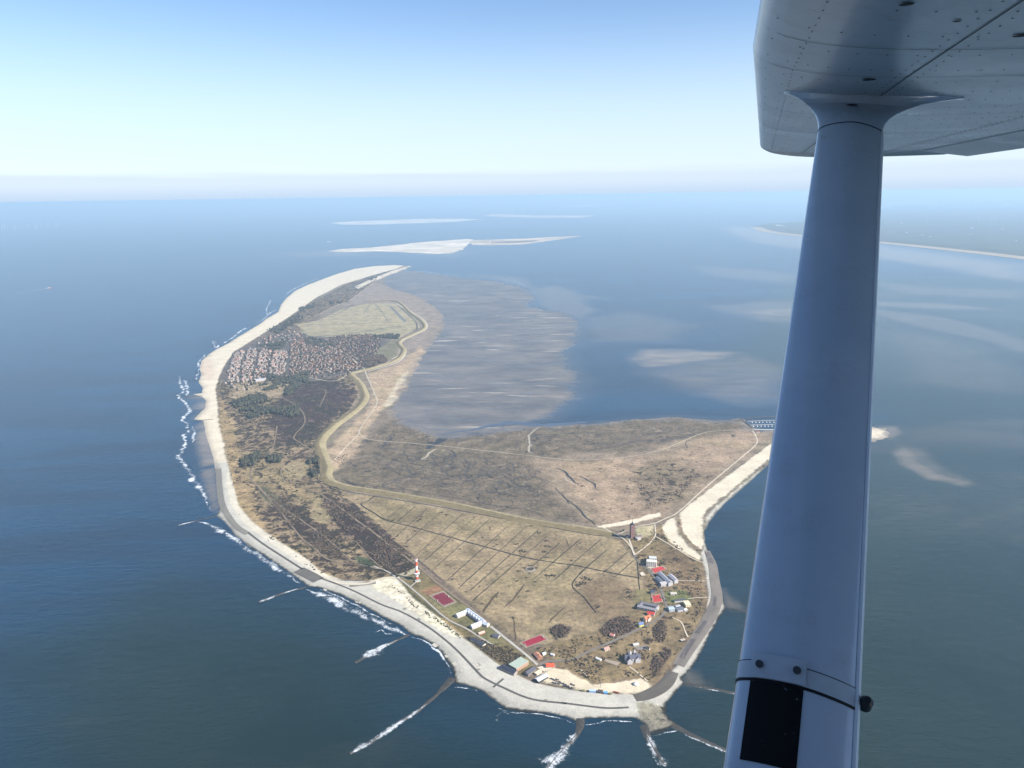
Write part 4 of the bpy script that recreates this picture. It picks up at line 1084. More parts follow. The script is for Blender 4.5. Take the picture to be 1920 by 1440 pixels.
CREAM, WHITE_, BRICK, GREY_, DARK_ = (226, 214, 190), (230, 226, 220), (172, 122, 100), (168, 164, 160), (84, 84, 90)
bld('cottage', 'small brick cottage with a pale pink roof just below the white hostel', (897, 1192), (908, 1188), 8, 3, 2.5, BRICK, (208, 176, 156), door=True)
bld('shed', 'dark roofed shed at the end of the short lawn path by the white road', (925, 1194), (936, 1197), 13, 3.2, 2.5, (200, 190, 176), (92, 92, 102))
bld('barrack', 'long low barrack with black roof between the hostel and the dune scrub', (884, 1201), (908, 1213), 12, 3.2, 1.2, CREAM, (66, 68, 76), 'gable', 'barrack')
bld('barrack', 'long dark roofed block joined to the green roofed hall', (940, 1255), (967, 1267), 13, 5, 2.5, (176, 160, 150), (58, 62, 78), 'gable', 'hall')
bld('sports_hall', 'large hall with flat pale green roof by the seawall', (961, 1258), (984, 1244), 24, 8, .0, (196, 160, 136), (176, 188, 172), 'flat', 'hall')
bld('house', 'dark gabled house on the lawn right of the green roofed hall', (986, 1268), (1001, 1257), 13, 4, 4, (150, 140, 130), (88, 88, 96), door=True)
bld('garage', 'low cream flat roofed garage between the dark house and the white shed', (1004, 1267), (1014, 1261), 8, 3, 0, CREAM, (226, 212, 184), 'flat', 'garage')
bld('boat_shed', 'white roofed shed with a black side at the edge of the sand yard', (1006, 1281), (1024, 1271), 13, 4.5, 2.5, (70, 72, 74), (228, 228, 226), 'gable', 'shed')
bld('house', 'brick house with salmon roof in the fenced garden by the crossroads', (1005, 1229), (1013, 1238), 12, 4, 4, BRICK, (214, 150, 122), chimney=True, door=True)
bld('house', 'house with bright orange red roof beside the sand yard', (1024, 1252), (1039, 1252), 13, 4, 4.5, (226, 206, 190), (222, 92, 58), chimney=True, door=True)
bld('garden_shed', 'white garden shed right of the salmon roofed house', (1017, 1230), (1023, 1228), 6, 3, 1.5, WHITE_, (226, 224, 220), 'gable', 'shed', windows=False)
bld('garden_shed', 'white flat shed by the lane above the orange roofed house', (1033, 1230), (1039, 1232), 5, 3, 1.2, WHITE_, (222, 222, 222), 'gable', 'shed', windows=False)
bld('house', 'house with deep red roof at the end of the grey ring shaped hostel', (1214, 1154), (1227, 1156), 11, 5, 4, (228, 220, 210), (196, 66, 58), chimney=True, door=True)
bld('house', 'cream gabled house with orange roof below the deep red one', (1208, 1167), (1218, 1162), 10, 6, 5, (236, 214, 196), (214, 120, 84), chimney=True, door=True, extra=[(0, -3, 9, 8, 6, 4, math.pi / 2, 'gable', None, None)])
bld('house', 'yellow walled house with blue grey roof by the village street', (1197, 1177), (1205, 1175), 10, 6, 4, (238, 226, 120), (104, 124, 170), chimney=True, door=True)
bld('house', 'cottage with rose roof in the hedged garden by the purple thicket', (1144, 1194), (1152, 1196), 9, 3.4, 3.2, (226, 214, 204), (198, 136, 120), chimney=True, door=True)
bld('house', 'small pink roofed house on the bend left of the turreted villa', (1132, 1222), (1141, 1219), 10, 3.4, 3, (220, 206, 190), (186, 148, 136), door=True)
r = bld('villa', 'grey roofed villa with crossing gables and two pale turrets', (1172, 1242), (1200, 1240), 13, 9, 6, (206, 200, 200), (96, 96, 108), cat='villa', chimney=True,
        extra=[(-9, -2, 24, 11, 9, 6, math.pi / 2, 'gable', None, None), (10, 2, 22, 11, 8, 5, math.pi / 2, 'gable', None, (120, 120, 130))])
for dx, dy in ((-3, 11), (7, 13)):
    n = 10
    V = [(dx + 3 * math.cos(6.283 * k / n), dy + 3 * math.sin(6.283 * k / n), h) for h in (0, 13) for k in range(n)]
    link('turret', mesh_data('turret', V, [(k, (k + 1) % n, n + (k + 1) % n, n + k) for k in range(n)], [wallm(WHITE_)]), r)
    V = [(dx + 3.5 * math.cos(6.283 * k / n), dy + 3.5 * math.sin(6.283 * k / n), 13) for k in range(n)] + [(dx, dy, 18)]
    link('turret_roof', mesh_data('turret_roof', V, [(k, (k + 1) % n, n) for k in range(n)] + [tuple(range(n))[::-1]], [roofm((186, 184, 190))]), r)
bld('school', 'grey ring shaped hostel with a dark slit courtyard below the red court', (1203, 1136), (1234, 1143), 10, 7, 3, (196, 190, 184), (124, 122, 130), cat='hostel',
    extra=[(-2, -19, 46, 11, 7, 3, 0.02, 'gable', None, (150, 148, 152)), (-21, -9, 22, 9, 7, 2, math.pi / 2, 'gable', None, None), (20, -8, 16, 8, 6, 2, math.pi / 2, 'gable', None, (168, 162, 160))])
bld('hotel', 'tall white block throwing a long shadow at the top of the village street', (1212, 1062), (1231, 1064), 14, 15, 0, (238, 230, 216), (232, 226, 212), 'flat', 'hotel',
    extra=[(2, 16, 20, 13, 18, 0, 0.1, 'flat', (232, 228, 220), (210, 212, 208)), (-6, 30, 13, 11, 13, 3, 0.4, 'gable', (214, 206, 196), (128, 118, 118))])
bld('hostel', 'grey hostel of three parallel long wings below the upper red court', (1236, 1081), (1257, 1101), 12, 9, 3, (206, 200, 198), (158, 160, 170), cat='hostel',
    extra=[(5, 22, 34, 11, 8, 3, 0, 'gable', None, (190, 188, 196)), (2, -17, 30, 8, 7, 2.5, 0, 'gable', None, (140, 146, 158)), (22, -8, 34, 10, 8, 2, math.pi / 2, 'flat', None, (204, 196, 194))])
bld('house', 'small black roofed house just above the lower red court', (1219, 1114), (1227, 1113), 10, 4, 3, (150, 140, 134), (64, 72, 90), door=True)
bld('chalet', 'small white chalet on the lawn right of the village street', (1257, 1116), (1268, 1116), 8, 3.4, 3, (226, 218, 206), (196, 190, 180), door=True)
bld('stable', 'long low dark roofed stable on the far side of the lawn', (1264, 1130), (1285, 1128), 8, 4, 2, (230, 226, 222), (78, 82, 90), cat='stable')
bld('annex', 'cream flat roofed block beside the long dark stable', (1283, 1137), (1293, 1136), 20, 6, 0, (236, 220, 184), (238, 222, 186), 'flat', 'annex')
bld('workshop', 'pale blue roofed workshop at the bend of the village street', (1253, 1147), (1263, 1146), 15, 7, 2, (196, 198, 200), (178, 194, 204), cat='workshop')
bld('workshop', 'cluster of low grey sheds between the blue workshop and the cream block', (1268, 1147), (1280, 1145), 16, 5, 2, (206, 204, 204), (110, 112, 122), cat='workshop',
    extra=[(1, 13, 12, 9, 4, 1.5, .3, 'gable', None, (190, 190, 196)), (12, -6, 8, 8, 4, 1.5, .1, 'gable', None, (232, 230, 226))])
bld('bunker', 'small dark fronted hut on the slope above the southern seawall', (1276, 1205), (1284, 1203), 6, 3, 0, (80, 74, 70), (196, 184, 170), 'flat', 'hut', windows=False)
bld('shed', 'grey shed among paved yards above the turreted villa', (1187, 1213), (1197, 1211), 7, 3, 1.5, (206, 200, 192), (206, 200, 194), cat='shed')
bld('shed', 'dark shed with pale gable right of the paved yard above the villa', (1210, 1218), (1218, 1220), 7, 3.4, 2, (222, 214, 204), (78, 74, 76), cat='shed')
bld('site_hut', 'pale blue container hut among the kiosks on the sand yard', (1105, 1299), (1117, 1300), 6, 3.4, 0, (156, 182, 226), (186, 206, 240), 'flat', 'container', windows=False)
bld('kiosk', 'dark roofed kiosk with a mast on the sand yard', (1121, 1300), (1130, 1301), 8, 3.4, 1.4, (96, 88, 86), (84, 78, 78), cat='kiosk')
bld('site_hut', 'bright blue hut right of the dark kiosk', (1132, 1302), (1139, 1303), 6, 3, 0, (96, 150, 206), (120, 176, 220), 'flat', 'container', windows=False)
bld('site_hut', 'small olive hut at the left end of the kiosk row', (1091, 1298), (1096, 1298), 4, 2.6, 0, (96, 96, 66), (150, 148, 110), 'flat', 'hut', windows=False)
bld('site_hut', 'small olive brown hut at the right end of the kiosk row', (1141, 1304), (1146, 1304), 4, 2.6, 0, (104, 100, 70), (140, 136, 104), 'flat', 'hut', windows=False)
bld('trailer', 'low rust red trailer lying alone on the sand yard', (1150, 1300), (1160, 1302), 2.6, 1.6, 0, (150, 70, 50), (160, 80, 60), 'flat', 'trailer', windows=False)
x, y = G(1126, 1292); box('mast', (-.3, .3, -.3, .3, 0, 14), plain('mast_steel', (.08, .08, .08), .5), None, (x, y, ground(x, y, 1)))
tag(bpy.data.objects['mast'], 'thin dark mast standing behind the kiosks on the sand', 'mast')
# round white tent
def round_tent(px, py, r, h, label):
    x, y = G(px, py); n = 14
    root = empty('round_tent', (x, y, ground(x, y, 1))); tag(root, label, 'tent')
    V = [(q * math.cos(6.283 * k / n), q * math.sin(6.283 * k / n), z) for q, z in ((r, 0), (r, h * .45), (r * .65, h * .85), (.1, h)) for k in range(n)]
    link('canvas', mesh_data('canvas', V, [(a * n + k, a * n + (k + 1) % n, (a + 1) * n + (k + 1) % n, (a + 1) * n + k) for a in range(3) for k in range(n)], [wallm((238, 236, 230))], smooth=True), root)
    link('entrance', mesh_data('entrance', box_v(-1, 1, -r - .1, -r + .4, 0, h * .4), BOXF, [WIN]), root)
round_tent(1192, 1286, 6, 6, 'white round tent on the sand near the bitumen curve')
# long white marquee
bld('marquee', 'white oblong marquee on the meadow left of the villa', (1118, 1237), (1127, 1241), 6, 2.4, 2.2, (240, 236, 226), (244, 240, 228), cat='tent', windows=False)

# sports courts, each a rubber sheet with line marks and goals
def court(label, px4, col):
    p = [np.array(G(*q)) for q in px4]
    c = sum(p) / 4; z = max(ground(q[0], q[1], 1) for q in p + [c]) + .25
    root = empty('sports_court', (c[0], c[1], z)); tag(root, label, 'court')
    def P(u, v, dz): q = (p[0] * (1 - u) + p[1] * u) * (1 - v) + (p[3] * (1 - u) + p[2] * u) * v - c; return (q[0], q[1], dz)
    def sheet(name, u0, u1, v0, v1, dz, m): 
        V = [P(u0, v0, dz), P(u1, v0, dz), P(u1, v1, dz), P(u0, v1, dz)]
        a, b, d = (Vector(V[k]) for k in (0, 1, 3))
        return link(name, mesh_data(name, V, [(0, 1, 2, 3) if (b - a).cross(d - a).z > 0 else (3, 2, 1, 0)], [m]), root)
    sheet('apron', -.1, 1.1, -.12, 1.12, 0, plain('court_apron', C(186, 172, 146), .95, .08, .1))
    sheet('surface', 0, 1, 0, 1, .12, plain('court_rubber_%d' % len(_MC), srgb(*col, k=.62), .9, .07, .08))
    ln = plain('court_line', (.75, .73, .70), .8, .05, 1)
    for u0, u1, v0, v1 in ((.03, .97, .03, .034), (.03, .97, .966, .97), (.03, .034, .04, .96), (.966, .97, .04, .96)):
        if u0 < .4 or u0 > .9: sheet('line', u0, min(u1, u0 + .94), v0, v1, .2, ln)
    for u in (.02, .98):
        q = P(u, .5, .12); g = box('goal', (-.2, .2, -3, 3, 0, 2.4), TRIM, root, q)
    return root
court('large maroon sports court beside the track near the lighthouse', [(809, 1120), (831, 1112), (853, 1130), (832, 1138)], (128, 44, 58))
court('narrow crimson sports court left of the garden plots', [(978, 1206), (1013, 1192), (1025, 1200), (989, 1214)], (166, 42, 62))
court('bright red court beside the grey three winged hostel', [(1220, 1069), (1241, 1064), (1249, 1069), (1227, 1077)], (206, 72, 70))
court('bright red court below the small black roofed house', [(1222, 1119), (1237, 1117), (1242, 1130), (1225, 1132)], (206, 70, 64))

def pad(name, px, m, lift=.4):
    p = GA(px); z = max(ground(a, b, 1) for a, b in p) + lift
    V = [(a, b, z) for a, b in p]
    ar = sum(p[k][0] * p[(k + 1) % len(p)][1] - p[(k + 1) % len(p)][0] * p[k][1] for k in range(len(p)))
    return tag(link(name, mesh_data(name, V, [tuple(range(len(p))) if ar > 0 else tuple(range(len(p)))[::-1]], [m])), kind='structure')
pad('paved_pad', [(1135, 1238), (1163, 1245), (1157, 1251), (1133, 1242)], plain('pad_concrete', C(196, 178, 160), .9, .06, .1))
pad('paved_yard', [(1188, 1216), (1212, 1212), (1216, 1220), (1196, 1222)], plain('pad_grey', C(172, 160, 150), .9, .1, .1))
pad('paved_yard', [(1210, 1068), (1222, 1062), (1236, 1064), (1222, 1068)], plain('pad_cream', C(214, 202, 180), .9, .1, .1))
pad('shell_patch', [(1199, 1077), (1205, 1074), (1211, 1081), (1203, 1082)], road_w)
pad('shell_patch', [(1006, 1254), (1020, 1250), (1042, 1255), (1020, 1262)], road_w)

# ring of a ruined gun position in the polder, with rubble
def ring_ruin():
    x, y = G(994, 1068); root = empty('ring_ruin', (x, y, ground(x, y, 1)))
    tag(root, 'pale broken concrete ring lying in the middle of the meadow', 'ruin')
    n = 26; V, Fc = [], []; rr = random.Random(4)
    for k in range(n):
        a = 6.283 * k / n; j = rr.uniform(.85, 1.15)
        for r_, h in ((9, 0), (10.5, 1.8 * j), (13, 1.4 * j), (16 * j, 0)): V.append((r_ * math.cos(a), r_ * math.sin(a) * 1.05, h))
    for k in range(n):
        for q in range(3): Fc.append((k * 4 + q, k * 4 + q + 1, ((k + 1) % n) * 4 + q + 1, ((k + 1) % n) * 4 + q))
    Fc = [f[::-1] for f in Fc]
    link('rampart', mesh_data('rampart', V, Fc, [plain('rubble', C(172, 160, 146), .95, .35, .3)]), root)
    V = [(9 * math.cos(6.283 * k / 16), 9 * math.sin(6.283 * k / 16), .4) for k in range(16)]
    link('pit', mesh_data('pit', V, [tuple(range(16))], [plain('pit_ground', C(96, 86, 74), .95, .3, .3)]), root)
ring_ruin()

# hooded wicker beach chairs stored in rows on the sand yard
def beach_chairs():
    m1 = plain('wicker', (0.07, 0.055, 0.05), .8, .2, 1.0); m2 = plain('chair_cloth', (0.16, 0.16, 0.2), .8, .2, 1.0)
    s = 1.6
    V = [(-.8, -.5, 0), (.8, -.5, 0), (.8, .5, 0), (-.8, .5, 0), (-.8, -.5, .5), (.8, -.5, .5), (.8, .1, .5), (-.8, .1, .5), (-.8, .5, 1.6), (.8, .5, 1.6), (.8, -.3, 1.7), (-.8, -.3, 1.7)]
    V = [(a * s, b * s, c * s) for a, b, c in V]
    shell = mesh_data('shell', V, [(0, 1, 5, 4), (1, 2, 9, 10, 6, 5), (2, 3, 8, 9), (3, 0, 4, 7, 11, 8), (8, 11, 10, 9)], [m1])
    seat = mesh_data('seat', V, [(4, 5, 6, 7), (7, 6, 10, 11)], [m2])
    rr = random.Random(8); k = 0
    for (a, b, n) in (((1032, 1275), (1046, 1281), 7), ((1037, 1283), (1050, 1286), 6), ((1047, 1281), (1068, 1291), 12), ((1056, 1289), (1076, 1294), 10), ((1070, 1285), (1078, 1289), 5), ((1042, 1277), (1049, 1279), 3)):
        for q in range(n):
            u = (q + rr.uniform(-.25, .25)) / n
            x, y = G(a[0] + (b[0] - a[0]) * u, a[1] + (b[1] - a[1]) * u + rr.uniform(-.8, .8))
            o = empty('beach_chair', (x, y, ground(x, y, 1)), rr.uniform(-.6, .6))
            tag(o, 'dark hooded wicker beach chair stored in the rows on the sand yard', 'beach chair', 'beach chairs stored on the sand yard')
            link('shell', shell, o); link('seat', seat, o)
beach_chairs()
# ------------------------------------------------------------------ the town
TOWN_SPECS = [   # district, outline, spacing, palette [(wall, roof, weight)], size range, label
    ('hotel', [(428, 694), (440, 664), (470, 655), (512, 658), (545, 662), (535, 700), (500, 712), (470, 718), (430, 718)], 20,
     [((226, 218, 210), (206, 200, 198), 4), ((222, 212, 200), (128, 122, 126), 4), ((230, 220, 212), (206, 150, 130), 2)], (14, 24, 7, 13), 'white {k} in the seafront blocks of the distant town'),
    ('centre', [(545, 662), (545, 645), (565, 636), (640, 648), (664, 668), (690, 690), (650, 698), (590, 702), (545, 706), (535, 696)], 19,
     [((216, 204, 192), (164, 92, 74), 5), ((214, 200, 188), (176, 130, 110), 4), ((228, 222, 216), (120, 116, 120), 3), ((226, 218, 208), (196, 184, 174), 3)], (10, 17, 5, 8), 'small {k} in the dense middle of the distant town'),
    ('east', [(600, 638), (640, 630), (692, 627), (716, 632), (712, 650), (702, 672), (685, 680), (640, 655)], 20,
     [((206, 192, 182), (150, 78, 70), 6), ((200, 188, 180), (124, 74, 70), 4), ((236, 230, 224), (206, 186, 176), 2)], (10, 15, 4, 6), 'red roofed {k} in the regular rows east of the station road'),
    ('north', [(490, 634), (530, 622), (560, 622), (590, 634), (545, 646), (482, 652)], 42,
     [((236, 226, 214), (206, 130, 110), 4), ((238, 232, 226), (226, 216, 206), 3), ((226, 216, 206), (140, 120, 116), 2)], (12, 20, 4, 7), 'scattered {k} among trees at the far edge of the town'),
    ('south', [(412, 716), (440, 712), (470, 722), (465, 734), (425, 735)], 40, [((238, 232, 226), (214, 206, 200), 3), ((226, 216, 206), (150, 140, 140), 2)], (12, 22, 4, 6), 'low {k} by the dunes at the near end of the town'),
    ('camp', [(505, 712), (535, 700), (690, 698), (655, 706), (600, 712)], 55, [((238, 232, 226), (206, 196, 190), 3), ((226, 216, 206), (196, 110, 88), 2)], (10, 16, 4, 6), 'outlying {k} along the near edge of the distant town'),
]
STREETS = [[(463, 656), (452, 690), (449, 716)], [(486, 656), (479, 690), (474, 716)], [(513, 656), (504, 690), (500, 712)], [(437, 662), (429, 694)], [(545, 640), (540, 680), (538, 705)], [(590, 640), (620, 648), (650, 662), (684, 692)], [(470, 672), (540, 678), (600, 672), (640, 664)]]
def dim(c): return tuple(int(v * f) for v, f in zip(c, (.90, .86, .83)))
def build_town():
    rr = random.Random(77)
    st = [GA(s) for s in STREETS]
    cand = []
    for di, (dn, pts, sp, pal, sz, lab) in enumerate(TOWN_SPECS):
        p = GA(pts); mn, mx = p.min(0), p.max(0)
        ang = {'hotel': 0.14, 'centre': .2, 'east': -.35, 'north': .3, 'south': .1, 'camp': .3}[dn]
        ca, sa = math.cos(ang), math.sin(ang); c0 = (mn + mx) / 2; Rr = max(mx - mn) * .75
        for a in np.arange(-Rr, Rr, sp):
            for b in np.arange(-Rr, Rr, sp * (1.25 if dn != 'east' else 1.5)):
                j = sp * .42
                x = c0[0] + a * ca - b * sa + rr.uniform(-j, j); y = c0[1] + a * sa + b * ca + rr.uniform(-j, j)
                if x < mn[0] or x > mx[0] or y < mn[1] or y > mx[1]: continue
                X, Y = np.array([x]), np.array([y])
                if poly_sd(X, Y, p)[0] < 0: continue
                if min(line_dist(X, Y, s)[0] for s in st) < 10: continue
                if rr.random() < .10: continue
                cand.append((y, x, di, ang + rr.choice([0, math.pi / 2]) + rr.uniform(-.3, .3), rr.random(), rr.randrange(3)))
    cand.sort()
    protos = {}
    def proto(di, pi, vi):
        if (di, pi, vi) not in protos:
            dn, pts, sp, pal, (s0, s1, h0, h1), lab = TOWN_SPECS[di]
            r2 = random.Random(di * 100 + pi * 10 + vi)
            L, W = .68 * r2.uniform(s0, s1), .68 * r2.uniform(s0 * .7, s0); hw = .8 * r2.uniform(h0, h1); flat = dn == 'hotel' and pi == 0 and vi < 2
            hr = 0.4 if flat else W * .42
            l, w = L / 2, W / 2
            V = [(-l, -w, -2), (l, -w, -2), (l, w, -2), (-l, w, -2), (-l, -w, hw), (l, -w, hw), (l, w, hw), (-l, w, hw), (-l, 0, hw + hr), (l, 0, hw + hr)]
            Fc = [(0, 1, 5, 4), (1, 2, 6, 9, 5), (2, 3, 7, 6), (3, 0, 4, 8, 7), (4, 5, 9, 8), (6, 7, 8, 9)]
            protos[di, pi, vi] = (mesh_data('town_house', V, Fc, [wallm(dim(pal[pi][0])), roofm(dim(pal[pi][1]))], [0, 0, 0, 0, 1, 1]), V, Fc, pal[pi])
        return protos[di, pi, vi]
    stuffV, stuffF, stuffM, mats = [], [], [], []
    count = 0
    for k, (y, x, di, a, u, vi) in enumerate(cand):
        pal = TOWN_SPECS[di][3]; tot = sum(q[2] for q in pal); acc = 0
        for pi, q in enumerate(pal):
            acc += q[2] / tot
            if u <= acc: break
        me, V, Fc, pp = proto(di, pi, vi)
        z = ground(x, y)
        if count < 300:
            o = link('town_house', me, None, (x, y, z), a)
            kind = {0: 'house', 1: 'house', 2: 'house'}[vi]
            if TOWN_SPECS[di][0] == 'hotel': kind = 'hotel'
            rc = pp[1]; tone = 'grey roofed ' if max(rc) - min(rc) < 12 and rc[0] < 180 else 'pale roofed ' if min(rc) > 165 else 'pink roofed ' if rc[1] > 120 else 'red roofed '
            lb = TOWN_SPECS[di][5].replace('red roofed ', '').format(k=tone + kind)
            tag(o, lb, kind, lb.replace(kind, kind + 's'))
            count += 1
        else:
            ca, sa = math.cos(a), math.sin(a); b0 = len(stuffV)
            stuffV += [(x + p[0] * ca - p[1] * sa, y + p[0] * sa + p[1] * ca, z + p[2]) for p in V]
            for m in (wallm(dim(pp[0])), roofm(dim(pp[1]))):
                if m not in mats: mats.append(m)
            for q, f in enumerate(Fc):
                stuffF.append(tuple(i + b0 for i in f)); stuffM.append(mats.index(wallm(dim(pp[0])) if q < 4 else roofm(dim(pp[1]))))
    if stuffV: tag(link('far_town_houses', mesh_data('far_town_houses', stuffV, stuffF, mats, stuffM)), 'mass of small houses in the far part of the town', kind='stuff')
    for s in STREETS: tag(ribbon('town_street', s, 9, asph, .5, 15), kind='structure')
    return cand
TOWN = build_town()
bld('school_building', 'large pale building with dark front in the sandy clearing by the pine wood', (479, 716), (497, 714), 26, 8, 3, (214, 206, 200), (188, 190, 206), cat='school')

# ------------------------------------------------------------------ scrub, bushes and woods (uncountable)
ICO_V = None
def ico():
    global ICO_V
    t = (1 + 5 ** .5) / 2
    v = [(-1, t, 0), (1, t, 0), (-1, -t, 0), (1, -t, 0), (0, -1, t), (0, 1, t), (0, -1, -t), (0, 1, -t), (t, 0, -1), (t, 0, 1), (-t, 0, -1), (-t, 0, 1)]
    v = np.array(v) / math.sqrt(1 + t * t)
    f = np.array([(0, 11, 5), (0, 5, 1), (0, 1, 7), (0, 7, 10), (0, 10, 11), (1, 5, 9), (5, 11, 4), (11, 10, 2), (10, 7, 6), (7, 1, 8), (3, 9, 4), (3, 4, 2), (3, 2, 6), (3, 6, 8), (3, 8, 9), (4, 9, 5), (2, 4, 11), (6, 2, 10), (8, 6, 7), (9, 8, 1)])
    return v, f
def scatter(name, P, rad, hgt, mats_, seed, tall=False):
    """many small ragged crowns; P: (n, 2) map points"""
    rng = np.random.default_rng(seed)
    v, f = ico(); n = len(P)
    r = rng.uniform(rad[0], rad[1], n); h = rng.uniform(hgt[0], hgt[1], n)
    a = rng.uniform(0, 6.283, n)
    jit = rng.uniform(.62, 1.3, (n, 12))
    vv = v[None] * jit[:, :, None]
    x = vv[:, :, 0] * np.cos(a)[:, None] - vv[:, :, 1] * np.sin(a)[:, None]
    y = vv[:, :, 0] * np.sin(a)[:, None] + vv[:, :, 1] * np.cos(a)[:, None]
    z = vv[:, :, 2]
    g = np.array([ground(px, py) for px, py in P])
    if tall: z = (z + .9) ; sc = 1 - .28 * np.clip(z - .9, 0, 2); x = x * sc; y = y * sc
    else: z = z * .8 + .45
    V = np.stack([P[:, 0][:, None] + x * r[:, None], P[:, 1][:, None] + y * r[:, None], g[:, None] + z * h[:, None]], 2).reshape(-1, 3)
    Fc = (f[None] + (np.arange(n) * 12)[:, None, None]).reshape(-1, 3)
    me = big_mesh(name, V, Fc, mats_, False)
    if len(mats_) > 1:
        me.polygons.foreach_set('material_index', np.repeat(rng.integers(0, len(mats_), n), 20).astype(np.int32))
    return tag(link(name, me), kind='stuff')
def in_poly(px, n, seed, minsd=0, clump=None):
    p = GA(px); mn, mx = p.min(0), p.max(0); rng = np.random.default_rng(seed); out = np.zeros((0, 2)); t = 0
    while len(out) < n and t < 40:
        q = rng.uniform(mn, mx, (n * 3, 2)); t += 1
        k = poly_sd(q[:, 0], q[:, 1], p) > minsd
        if clump: k &= fbm(q[:, 0], q[:, 1], clump[0], 3, seed) > clump[1]
        out = np.vstack([out, q[k]])
    return out[:n]
pine = [plain('pine_a', srgb(70, 70, 56, .62), .9, .3, .1), plain('pine_b', srgb(88, 84, 64, .62), .9, .3, .1), plain('pine_c', srgb(54, 58, 50, .62), .9, .3, .1)]
brush = [plain('scrub_a', srgb(96, 78, 68, .62), .95, .3, .2), plain('scrub_b', srgb(80, 70, 54, .62), .95, .3, .2), plain('scrub_c', srgb(116, 98, 82, .62), .95, .3, .2)]
olive = [plain('bush_a', srgb(60, 62, 40, .62), .95, .3, .2), plain('bush_b', srgb(46, 48, 36, .62), .95, .3, .2)]
WOODS = [([(489, 735), (520, 722), (555, 705), (578, 698), (580, 718), (560, 728), (545, 744), (533, 742), (537, 728), (505, 733)], 900),
         ([(433, 757), (465, 745), (497, 739), (502, 752), (482, 764), (520, 768), (560, 762), (563, 778), (545, 785), (520, 778), (497, 779), (470, 787), (452, 776)], 1000),
         ([(450, 866), (470, 856), (490, 850), (488, 866), (475, 876), (455, 877)], 170), ([(500, 861), (528, 857), (526, 869), (505, 871)], 120), ([(580, 866), (597, 862), (600, 885), (589, 898), (578, 886)], 220),
         ([(482, 650), (540, 641), (530, 655), (490, 662)], 300), ([(566, 630), (600, 638), (640, 648), (600, 652), (572, 645)], 350), ([(662, 682), (718, 668), (728, 678), (690, 691)], 500), ([(700, 629), (752, 627), (746, 636), (705, 634)], 260),
         ([(558, 580), (592, 569), (588, 577), (565, 585)], 160), ([(618, 568), (642, 566), (642, 569), (620, 572)], 80), ([(460, 700), (540, 706), (560, 712), (520, 725), (505, 715)], 160), ([(455, 720), (505, 705), (540, 712), (500, 730)], 60),
         ([(500, 620), (560, 590), (570, 600), (520, 630)], 220), ([(690, 524), (700, 520), (708, 521), (695, 527)], 40)]
for k, (pts, n) in enumerate(WOODS):
    scatter('pine_wood' if k not in (7,) else 'bare_wood', in_poly(pts, n, 500 + k, 0, (70, -.25)), (4, 7.5), (5, 9), pine if k != 7 else brush, 600 + k, True)
# trees between the town's houses
tp = np.array([(x + 13 * math.cos(k * 2.4), y + 16 * math.sin(k * 2.4)) for k, (y, x, *_ ) in enumerate(TOWN) ])
tp = np.vstack([tp, tp + np.array([[9.0, -14.0]])])
scatter('town_trees', tp, (3, 6.5), (4, 7), brush + pine, 650, True)
# dune scrub and bushes near enough to stand up from the ground
DUNE = [r for r in REG if r[0] == 'dunes_north'][0][1]
scatter('dune_scrub', in_poly(DUNE, 5200, 700, 6, (60, .12)), (1.6, 4.2), (.9, 2.4), brush + olive, 701)
scatter('heath_scrub', np.vstack([in_poly([r for r in REG if r[0] == nm][0][1], n, 710 + n, 2, (36, .0)) for nm, n in (('heath_a', 1500), ('heath_b', 1300), ('heath_c', 900))]), (1.5, 4.0), (.9, 2.4), brush, 702)
VILL = [r for r in REG if r[0] == 'village'][0][1]
scatter('village_scrub', np.vstack([in_poly(VILL, 620, 720, 8, (34, .12)), in_poly([(905, 1222), (872, 1196), (905, 1202), (960, 1226), (985, 1242), (950, 1250)], 260, 721)]), (1.0, 2.8), (.8, 2.2), brush + olive, 703)
scatter('thickets', np.vstack([in_poly([r for r in REG if r[0] == nm][0][1], n, 730 + n, 0, (16, -.25)) for nm, n in (('thicket_a', 460), ('thicket_b', 280), ('thicket_c', 280), ('thicket_d', 220))]), (.9, 2.8), (.8, 2.8), brush, 704)
# clumps of dark bushes dotted over the meadows
CL = [(738, 1012, 5), (742, 1020, 4), (745, 1006, 4), (762, 1026, 6), (778, 997, 5), (718, 1008, 3), (1010, 1000, 9), (1024, 1015, 9), (1025, 1025, 10), (1022, 1036, 8), (1024, 1046, 9), (985, 1036, 10), (978, 1034, 9), (968, 1022, 8), (1032, 1081, 12), (1025, 1081, 8), (1038, 1080, 7),
      (1097, 1085, 12), (1083, 1098, 14), (1092, 1095, 9), (1105, 1088, 7), (994, 1062, 8), (984, 1066, 8), (1003, 1066, 8), (971, 1072, 4), (969, 1091, 4), (987, 1085, 3), (990, 1110, 5), (1002, 1092, 3), (788, 975, 5), (784, 978, 5), (790, 970, 4), (836, 966, 6), (828, 962, 5), (962, 1160, 5),
      (1120, 1140, 6), (1178, 1112, 8), (1180, 1120, 8), (1040, 1190, 9), (1052, 1188, 9), (1010, 1218, 4), (1092, 1248, 12), (1100, 1240, 10), (1078, 1240, 9), (1120, 1262, 7), (1105, 1264, 9), (1063, 1243, 8), (1270, 1075, 13), (1262, 1080, 10), (1275, 1084, 12), (1265, 1104, 9), (1240, 1058, 7), (1195, 1048, 6), (1192, 1030, 6), (1170, 995, 6), (1166, 997, 6),
      (958, 1222, 8), (968, 1228, 9), (950, 1216, 8), (975, 1232, 8), (930, 1210, 6)]
bp_ = []
rb = random.Random(5)
